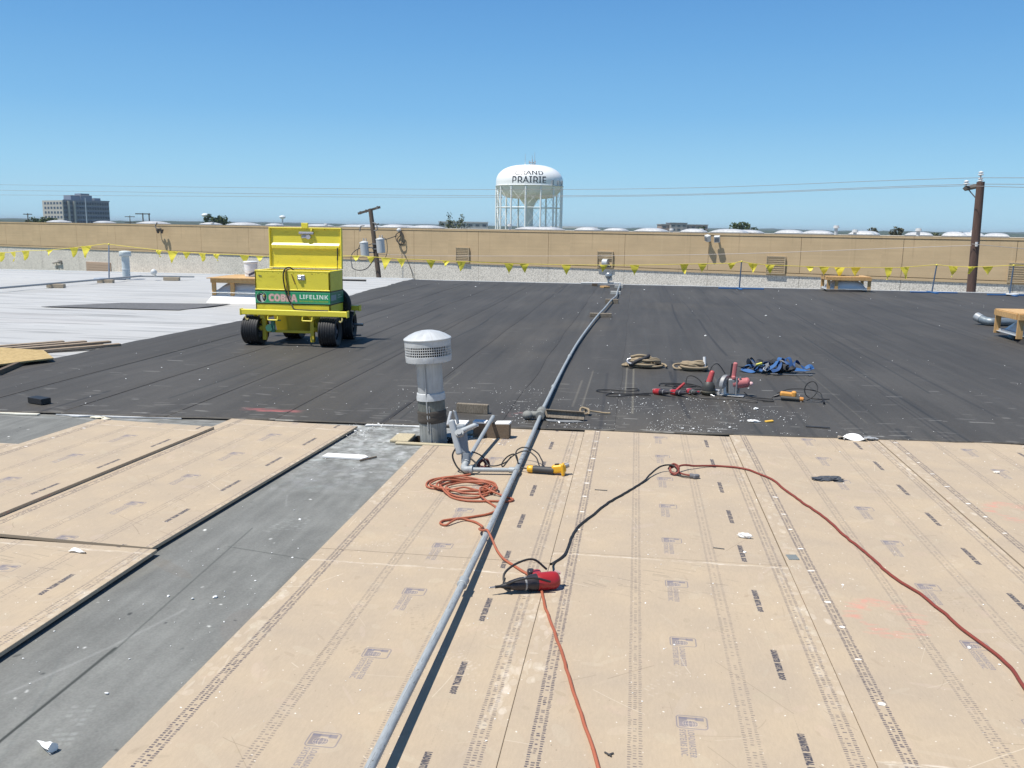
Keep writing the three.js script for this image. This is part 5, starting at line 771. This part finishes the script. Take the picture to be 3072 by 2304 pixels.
// ---------- skylights with timber guards ----------
function skylight(label, x0, x1, zF, zB, h, white) {
  const cx = (x0 + x1) / 2, cz = (zF + zB) / 2, w = x1 - x0, d = zF - zB, s = thing('skylight', label, 'skylight', [cx, .024, cz], 0, 'guarded skylights on the roof');
  const c = xf(new THREE.CylinderGeometry(.5, .62, 1, 4, 1, true), [0, h / 2, 0], [0, Math.PI / 4, 0], [Math.SQRT2 * w, h, Math.SQRT2 * d]);
  part('curb', [c, box(w, .02, d, [0, h - .01, 0])], white ? M(.8, .8, .8, .6) : mat.tar, s);
  part('frame', [rbox(w + .1, .035, .06, [0, h + .018, d / 2]), rbox(w + .1, .035, .06, [0, h + .018, -d / 2]), rbox(.06, .035, d + .1, [w / 2, h + .018, 0]), rbox(.06, .035, d + .1, [-w / 2, h + .018, 0]), rbox(w + .16, .012, d + .16, [0, h - .004, 0])], M(.6, .62, .63, .4, { metalness: .4 }), s);
  part('dome', [domeGeo(w - .02, d - .02, .26, 22).translate(0, h + .03, 0)], M(.8, .81, .82, .25), s);
  return s;
}
function guard(label, xs, zF, zB, y0, y1, top) { // posts at the corners plus extra ones along the front
  const g = thing('skylight_guard', label, 'guard', [0, 0, 0], 0, 'timber skylight guards');
  const x0 = xs[0], x1 = xs[xs.length - 1], b = (n, geo) => part(n, [geo], mat.wood, g);
  for (const x of xs) b('post', rbox(.09, y1 - y0, .04, [x, (y0 + y1) / 2, zF], [0, 0, 0], .003));
  for (const x of [x0, x1]) b('post', rbox(.09, y1 - y0, .04, [x, (y0 + y1) / 2, zB], [0, 0, 0], .003));
  b('rail', rbox(x1 - x0 + .1, .09, .04, [(x0 + x1) / 2, y1 - .045, zF + .041], [0, 0, 0], .003)); b('rail', rbox(x1 - x0 + .1, .09, .04, [(x0 + x1) / 2, y1 - .045, zB - .041], [0, 0, 0], .003));
  for (const x of [x0 - .047, x1 + .047]) b('rail', rbox(.038, .09, zF - zB - .05, [x, y1 - .045, (zF + zB) / 2], [0, 0, 0], .003));
  if (top) part('cover_sheet', [rbox(x1 - x0 + top, .018, zF - zB + top * .8, [(x0 + x1) / 2 - .02, y1 + .011, (zF + zB) / 2], [0, .01, .006], .003)], mat.ply, g);
  return g;
}
skylight('white curbed dome skylight under the timber guard that carries the bucket', -8.96, -7.75, -17.85, -19.05, .22, true);
{ const s = new THREE.Shape([[-9.35, 17.4], [-7.4, 17.4], [-7.4, 19.6], [-9.35, 19.6]].map((p) => new THREE.Vector2(...p))); }
guard('timber skylight guard with plywood top and a white bucket standing on it', [-8.97, -8.55, -7.74], -17.82, -19.05, .16, .54, .22);
skylight('dome skylight near the roof edge under a timber guard with loose sticks on top', 5.52, 6.58, -26.35, -27.1, .07, false);
{ const g = guard('timber skylight guard near the roof edge with scrap sticks on top', [5.5, 5.72, 6.62], -26.3, -27.12, .05, .44, .1);
  for (const [x, l, a, y] of [[5.7, .7, .1, .475], [6.0, .5, -.2, .478], [6.2, .4, .3, .482]]) part('scrap_stick', [rbox(l, .02, .05, [x, y, -26.6], [0, a, 0], .004)], mat.woodGrey, g); }
skylight('dome skylight at the right under an open timber guard beside the grey duct', 6.1, 7.25, -14.8, -15.55, .1, false);
guard('timber skylight guard at the right beside the grey duct', [6.04, 7.3], -14.74, -15.62, .08, .47, .06);
{ const b = thing('bucket', 'white plastic pail with blue-grey print standing on plywood', 'bucket', [-8.36, .563, -18.35]);
  const lab = paint(512, 256, '#e8ecf0', (c) => { c.fillStyle = '#4a5570'; c.font = 'bold 40px sans-serif'; for (let i = 0; i < 5; i++) { c.save(); c.translate(300, 70 + i * 36); c.rotate(-.22); c.fillRect(0, 0, 120 - i * 8, 15); c.restore(); } c.fillStyle = '#7d8798'; c.fillRect(170, 100, 60, 20); c.fillRect(175, 150, 40, 30); });
  part('body', [lathe([[0, 0], [.125, 0], [.13, .01], [.143, .3]], 32)], new THREE.MeshStandardMaterial({ map: lab, roughness: .45 }), b).rotation.y = 2.6;
  part('lid', [lathe([[.142, .29], [.152, .292], [.153, .325], [.15, .335], [.1, .338], [0, .337]], 32)], M(.82, .83, .84, .4), b);
  part('handle', [tube([[-.145, .26, 0], [-.16, .2, .06], [-.1, .15, .13], [0, .13, .155], [.1, .15, .13], [.16, .2, .06], [.145, .26, 0]], .004, 40, 6)], M(.5, .52, .55, .4), b); }

// ---------- warning line stands and pennants ----------
{
  const stands = [[-15.38, -24.05, 1.03, 'blue-grey warning line stand on the white roof by the small vent pipe', -.04], [3.02, -26.4, .8, 'warning line stand with long blue cross base in the middle of the roof edge', .02], [8.46, -26.7, .8, 'thin warning line stand with blue base left of the thick pole', .06], [10.4, -26.3, .84, 'warning line stand with blue base and a white disc at its foot', .02]];
  const steel = M(.1, .14, .2, .5), blue = M(.04, .13, .32, .5);
  stands.forEach(([x, z, h, l, lean], i) => {
    const s = thing('warning_stand', l, 'stand', [x, .024, z], 0, 'warning line stands');
    part('pole', [rod([0, .03, 0], [lean * (i ? 1 : -1.6), h, 0], .022, .018, 10)], i ? steel : M(.26, .3, .36, .5), s);
    part('base_bar', [rbox(i === 0 ? .9 : 1.3, .035, .09, [.05, .02, 0], [0, .06, 0])], i ? blue : steel, s);
    part('base_bar', [rbox(.09, .03, .8, [0, .02, .05])], i ? blue : steel, s);
    part('pole_cap', [sph(.03, [lean * (i ? 1 : -1.6), h, 0])], M(.75, .62, .1, .6), s);
    if (i === 0) part('base_plate', [cyl(.2, .18, .03, [-.2, .035, .1])], M(.3, .35, .42, .5), s);
    if (i === 3) part('foot_disc', [cyl(.16, .16, .025, [.03, .05, .1], [0, 0, 0], 20)], M(.75, .75, .74, .6), s);
  });
  // pennant shapes: hanging, folded, wind-twisted
  seed = 4242;
  const shapes = Array.from({ length: 9 }, (_, k) => { const w = rr(.26, .3), h = [.34, .26, .28, .33, .2, .28, .16, .3, .24][k], sk = rr(-.05, .05), pos = [], n = 6; for (let i = 0; i <= n; i++) { const t = i / n, ww = w * (1 - t) * (k === 4 || k === 6 ? .8 : 1) + .006; for (const s of [-1, 1]) pos.push(s * ww / 2 + sk * t, -h * t, (s * .05 * Math.sin(t * 4 + k) + .06 * Math.sin(t * 3 + k * 2)) * t); } const idx = []; for (let i = 0; i < n; i++) { const a = i * 2; idx.push(a, a + 2, a + 1, a + 1, a + 2, a + 3); } const g = new THREE.BufferGeometry(); g.setAttribute('position', new THREE.Float32BufferAttribute(pos, 3)); g.setIndex(idx); g.computeVertexNormals(); return norm(g); });
  const pm = new THREE.MeshPhysicalMaterial({ color: tri(.96, .82, .08), roughness: .6, side: THREE.DoubleSide, transmission: .3, thickness: 0 }), lm = M(.8, .66, .08, .6);
  const S = [[-23.5, -24.05], [-15.44, -24.05], [3.02, -26.4], [8.52, -26.7], [10.42, -26.3], [15, -26.3]];
  const segs = [
    ['yellow pennant line on the white roof running off past the lamp end', [[.3, .72], [.583, .74, 1], [.63, .76, 1], [.681, .8, 1], [.778, .84, 1], [.876, .92, 1], [.926, .97, 1], [1, 1.05]]],
    ['long sagging yellow pennant line passing behind the yellow cart', [[0, 1.05], [.085, .89, 1], [.107, .86, 1], [.129, .84, 1], [.153, .82, 1], [.176, .8, 1], [.22, .78, 1], [.244, .76, 1], [.32, .76, 1], [.396, .81, 1], [.42, .79, 1], [.444, .76, 1], [.467, .74, 1], [.514, .72, 1], [.538, .7, 1], [.562, .69, 1], [.637, .65, 1], [.661, .65, 1], [.727, .64, 1], [.786, .65, 1], [.834, .66, 1], [.912, .71, 1], [.94, .73, 1], [.986, .76, 1], [1, .82]]],
    ['yellow pennant line between the two stands with the guarded skylight below', [[0, .82], [.063, .76, 1], [.151, .73, 1], [.359, .7, 1], [.431, .7, 1], [.51, .69, 1], [.593, .7, 1], [.76, .71, 1], [.84, .73, 1], [1, .82]]],
    ['short yellow pennant line crossing in front of the thick pole', [[0, .82], [.22, .78, 1], [.46, .78, 1], [.67, .8, 1], [1, .86]]],
    ['end of the yellow pennant line leaving the last stand', [[0, .86], [.3, .84], [1, .9]]]];
  segs.forEach(([l, pts], i) => {
    const A = S[i], B = S[i + 1], P = ([t, y]) => [A[0] + (B[0] - A[0]) * t, y + .015, A[1] + (B[1] - A[1]) * t];
    const o = thing('pennant_line', l, 'pennants', [0, 0, 0], 0, 'yellow warning pennant lines'); const ang = Math.atan2(-(B[1] - A[1]), B[0] - A[0]);
    part('line', [tube(pts.map(P), .008, pts.length * 6, 5)], lm, o);
    pts.filter((p) => p[2]).forEach((p, k) => { const m = part('pennant', shapes[(k * 5 + i * 2 + Math.floor(rnd() * 3)) % 9], pm, o); m.position.set(...P(p)); m.rotation.y = ang + rr(-.5, .5); });
  });
}

// ---------- things on the white roof ----------
{
  const v = thing('small_vent', 'small pale capped vent pipe on the white roof by the blue-grey stand', 'vent', [-15.1, .02, -24.5]);
  part('pipe', [cyl(.11, .11, .74, [0, .37, 0], [0, 0, 0], 20)], M(.5, .56, .58, .5), v); part('band', [cyl(.118, .118, .03, [0, .3, 0], [0, 0, 0], 20)], M(.7, .73, .74, .5), v);
  part('cap', [lathe([[.1, .68], [.17, .68], [.17, .76], [.165, .77], [.17, .79], [.165, .82], [.08, .84], [0, .845]], 24)], M(.52, .57, .58, .5), v);
  const p = thing('gas_pipe', 'thin grey pipe on small blocks crossing the white roof to a fitting', 'pipe');
  part('pipe', [rod([-14.95, .12, -18.2], [-14.55, .13, -24.35], .026, .026, 10), rod([-14.55, .13, -24.35], [-13.1, .12, -24.8], .026, .026, 10)], M(.28, .3, .32, .5), p);
  part('fitting', [sph(.09, [-14.1, .26, -24.3]), rod([-14.1, .12, -24.4], [-14.1, .24, -24.3], .03)], M(.6, .62, .62, .4), p);
  part('far_rail', [rod([-8.9, .1, -25.2], [-7.9, .1, -25.2], .03, .03, 8)], mat.cordBlack, p);
  const tanb = M(.4, .33, .24, .85);
  for (const [l, x, z, w] of [['small tan block under the thin pipe, nearest the grey patch', -14.72, -20.7, .42], ['small tan block under the middle of the thin pipe', -14.62, -22.7, .42], ['dark block at the fitting end of the thin pipe', -13.6, -24.4, .45]]) { const b = solo('wood_block', rbox(w, .09, .16, [0, .045, 0], [0, .2, 0]), tanb, l, 'block', 'blocks under the thin pipe'); b.position.set(x, .022, z); }
  // stack of weathered boards and a sheet at the membrane edge
  const st = thing('plank_stack', 'spread of weathered grey planks on the white roof edge', 'planks', [-7.7, .035, -10.4]); seed = 17;
  const dir = [.43, -.9]; // planks run away from the viewer
  for (let i = 0; i < 9; i++) { const off = i * .105; part('plank', [rbox(.095, .03, 1.35 + rr(-.1, .1), [off - .5 + rr(-.01, .01), .02 + (i % 3 === 1 ? .03 : 0), rr(-.08, .08) - (i - 4) * .02], [0, -.62 + rr(-.03, .03), 0], .004)], i % 4 === 2 ? mat.brown : mat.planks, st); }
  const os = solo('strand_board', outline([[-7.95, -10.02], [-7.35, -10.0], [-6.86, -9.5], [-7.0, -9.2], [-7.25, -8.5], [-8.6, -8.6]].map(([x, z]) => [x + 7.6, z + 9.4]), .018, 0), new THREE.MeshStandardMaterial({ map: paint(256, 256, (x, y) => { const a = fbm(x / 12, y / 5, 3), b = fbm(x / 5 + 9, y / 14, 3); const k = Math.max(a, b); return [146 + 64 * k, 124 + 60 * k, 80 + 52 * k]; }), roughness: .85 }), 'yellowish strand board sheet lying at the edge of the white roof', 'board'); os.position.set(-7.6, .085, -9.4); os.rotation.z = -.02;
  const bat = solo('timber_batten', [rbox(.05, .06, 1.1, [0, .03, 0])], mat.brown, 'dark batten propping the strand board sheet', 'batten'); bat.position.set(-7.02, .03, -9.05); bat.rotation.y = .32;
}
// ---------- grey duct at the right ----------
{ const d = thing('vent_duct', 'bent grey sheet metal duct lying on the membrane behind the right skylight guard', 'duct', [0, 0, 0]); const m = speckled(.34, .4, .44, .45, { metalness: .35 });
  part('duct', [rod([6.62, .1, -17.35], [8.3, .1, -17.8], .075, .075, 20)], m, d);
  part('elbow', [tube([[6.75, .1, -17.38], [6.6, .1, -17.35], [6.52, .11, -17.42], [6.46, .14, -17.52]], .077, 24, 20)], m, d);
  part('crimped_end', [rod([6.47, .135, -17.5], [6.42, .17, -17.6], .081, .084, 20)], M(.45, .47, .48, .4, { metalness: .4 }), d); }

// ---------- debris ----------
{
  const scrap = (name, label, geo, m, p, r = [0, 0, 0], cat = 'scrap') => { const o = solo(name, geo, m, label, cat); o.position.set(...p); o.rotation.set(...r); return o; };
  const W = M(.86, .86, .84, .85);
  scrap('tar_lump', 'crumpled grey tar patch torn up and lying on the right boards', [lump(.17, .02, .09, .4), lump(.1, .028, .07, .45).translate(.05, 0, .02), lump(.08, .02, .06, .4).translate(-.06, 0, .03)], speckled(.1, .11, .13, .6), [1.365, .014, -6.1]);
  scrap('foam_scrap', 'white foam scrap on the boards right of the knot', [lump(.075, .03, .026, .3)], W, [.656, .015, -4.79], [0, -.2, 0]);
  scrap('slate_square', 'small square grey shingle scrap beside a board joint', [rbox(.055, .004, .07, [0, .002, 0])], speckled(.28, .31, .31, .8), [.873, .016, -4.53], [0, .1, .02]);
  scrap('nail', 'single dark nail lying on the boards near the white foam scrap', [rod([-.028, .004, 0], [.028, .004, -.004], .0022), cyl(.005, .005, .002, [-.028, .004, 0], [0, 0, 1.57])], M(.1, .1, .1, .4), [.5, .0155, -4.59], [0, -.25, 0], 'nail');
  scrap('nail', 'single dark nail lying near the black cord', [rod([-.04, .004, 0], [.04, .004, .012], .0024), cyl(.005, .005, .002, [-.04, .004, 0], [0, 0, 1.57])], M(.1, .1, .1, .4), [-.17, .0155, -5.55], [0, .1, 0], 'nail');
  scrap('bent_strip', 'bent white strip of scrap casting a shadow on a loose board', [strap([[-.045, .004, 0], [-.02, .014, -.004], [.02, .006, 0], [.05, .003, .004]], .018)], W, [-2.77, .036, -3.9]);
  scrap('torn_paper', 'twisted white paper scrap on the bare grey deck', [(() => { const g = new THREE.ConeGeometry(.018, .085, 9, 4); const P = g.attributes.position; for (let i = 0; i < P.count; i++) P.setXYZ(i, P.getX(i) * (1 + rr(-.3, .3)), P.getY(i), P.getZ(i) * (1 + rr(-.3, .3))); g.rotateZ(1.45); g.translate(0, .016, 0); g.computeVertexNormals(); return norm(g); })()], W, [-1.85, .002, -2.37], [0, -.35, .1]);
  scrap('white_sheet_scrap', 'white board offcut lying flat on the dusty deck near the loose boards', [outline([[-.16, -.05], [.13, -.05], [.17, .0], [.14, .06], [-.17, .05]], .012)], M(.8, .79, .76, .85), [-2.08, .003, -6.08]);
  scrap('wood_sliver', 'thin dark wood sliver on the dusty deck beside the white offcut', [rbox(.012, .012, .16, [0, .006, 0])], mat.brown, [-1.9, .003, -6.05], [0, -.6, 0]);
  scrap('foam_scrap', 'long white foam scrap on the black membrane beside a yellow piece', [lump(.11, .022, .04, .25)], W, [1.09, .024, -7.85], [0, -.1, 0]);
  scrap('yellow_scrap', 'yellow foam chip on the black membrane', [rbox(.075, .014, .035, [0, .008, 0], [0, .3, .1])], M(.7, .42, .06, .8), [1.23, .025, -7.88]);
  scrap('foam_scrap', 'small white foam scrap on the membrane below the circular saw', [lump(.05, .02, .035, .3)], W, [1.185, .025, -8.43], [0, .7, 0]);
  scrap('metal_strip', 'thin black and silver strip lying on the membrane at the right', [rbox(.2, .006, .02, [0, .006, 0], [0, -.04, .02]), rbox(.17, .004, .008, [-.01, .006, .018])], mat.blackPlastic, [1.62, .027, -7.73], [0, -.15, 0]);
  scrap('torn_flap', 'torn white membrane flap lifted at the board edge', [strap([[-.12, .004, -.01], [-.04, .018, .0], [.04, .014, .01], [.1, .004, .02]], .07)], W, [1.83, .024, -7.36]);
  scrap('paint_peel', 'peeled grey paint scrap at the corner of the membrane edge', [lump(.1, .022, .07, .4)], speckled(.5, .52, .54, .7), [1.97, .022, -7.38]);
  scrap('green_strap', 'frayed green strap end lying on the membrane behind the vent pipe', [strap([[-.1, .006, -.02], [-.03, .01, .0], [.04, .018, .01], [.08, .006, .03]], .02)], M(.03, .2, .12, .8), [-1.78, .028, -7.62]);
  scrap('foam_scrap', 'flat white scrap on the right boards near the pink paint', [lump(.05, .016, .03, .3)], M(.8, .75, .66, .85), [2.62, .015, -6.5], [0, .2, 0]);
  scrap('screw_pair', 'two dark screws near the bottom of the orange cord', [rod([-.01, .004, 0], [.012, .006, .02], .003), rod([.0, .004, .014], [.018, .004, .0], .003)], M(.06, .06, .06, .4), [-.03, .0155, -2.62], [0, 0, 0], 'screws');
  scrap('felt_scraps', 'cream torn felt scrap at the membrane edge near the loose boards', [lump(.14, .016, .05, .4), lump(.06, .01, .05, .4).translate(.09, 0, .03)], M(.74, .7, .56, .9), [-4.62, .003, -6.93]);
  // edge of old sheet peeled back along the membrane
  for (const [l, xa, xb, k, m] of [['cream torn sheet edge left of the loose boards at the membrane', -6.6, -5.2, 1, M(.7, .68, .58, .9)], ['grey-white ragged sheet edge behind the lapped loose board', -5.05, -3.9, 2, M(.56, .57, .57, .9)], ['white ragged strip at the membrane edge between the loose boards and the vent pipe', -2.25, -1.72, 3, M(.72, .72, .7, .9)]]) {
    const pts = [], n = Math.round((xb - xa) / .06); for (let i = 0; i <= n; i++) { const x = xa + (xb - xa) * i / n; pts.push([x, -7.07 - .06 * (x + 3.4)]); } const back = pts.slice().reverse().map(([x, z]) => [x, z + .008 + .085 * Math.max(0, noise(x * 6, k * 3) * 1.3 - .3)]);
    scrap('sheet_edge', l, [outline([...pts, ...back], .01, 0)], m, [0, .004, 0]); }
  // crumbs: gypsum bits nobody could count
  seed = 777; const bits = [];
  const crumbGeo = new THREE.DodecahedronGeometry(1, 0);
  const spread = (n, fn, s0, s1) => { for (let i = 0; i < n; i++) { let [x, y, z] = fn(); for (let t = 0; t < 3 && fbm(x * 2.2 + 3, z * 2.2, 3) < .5; t++) [x, y, z] = fn(); const s = rr(s0, s1) * (rnd() < .06 ? 2.2 : rnd() < .5 ? .7 : 1); bits.push([x, y + s * .3, z, s, s * rr(.35, .6), s * rr(.6, 1.2)]); } };
  spread(1000, () => { const x = rr(-1.9, 1.6) + rr(-.4, .4), d = Math.pow(rnd(), 1.8) * 1.9; return [x, .03, -7.28 - .06 * (x + .5) - d]; }, .0018, .0052);
  spread(260, () => [rr(-6.5, 7), .03, -7.3 - Math.pow(rnd(), 1.5) * 6], .002, .0055);
  spread(90, () => [rr(-6.5, 12), .03, -rr(9, 26)], .006, .013);
  spread(150, () => [rr(-1.6, 3.2), .0165, -rr(2, 7.2)], .0015, .005);
  spread(90, () => [rr(-2.4, -1.6), .001, -rr(2, 7.2)], .0015, .006);
  spread(260, () => [rr(-2.4, -.6), .016, -rr(6.6, 7.2)], .0015, .006);
  const im = new THREE.InstancedMesh(crumbGeo, M(.82, .82, .8, .9), bits.length); im.name = 'gypsum_crumbs'; const mm = new THREE.Matrix4();
  bits.forEach((b, i) => im.setMatrixAt(i, mm.compose(V(b[0], b[1], b[2]), new THREE.Quaternion().setFromEuler(new THREE.Euler(rr(-.3, .3), rr(0, 6), rr(-.3, .3))), V(b[3], b[4], b[5]))));
  stuff(im, 'white gypsum crumbs scattered over boards and membrane'); scene.add(im);
}
console.log('all built');
shade(scene);
renderer.render(scene, camera);
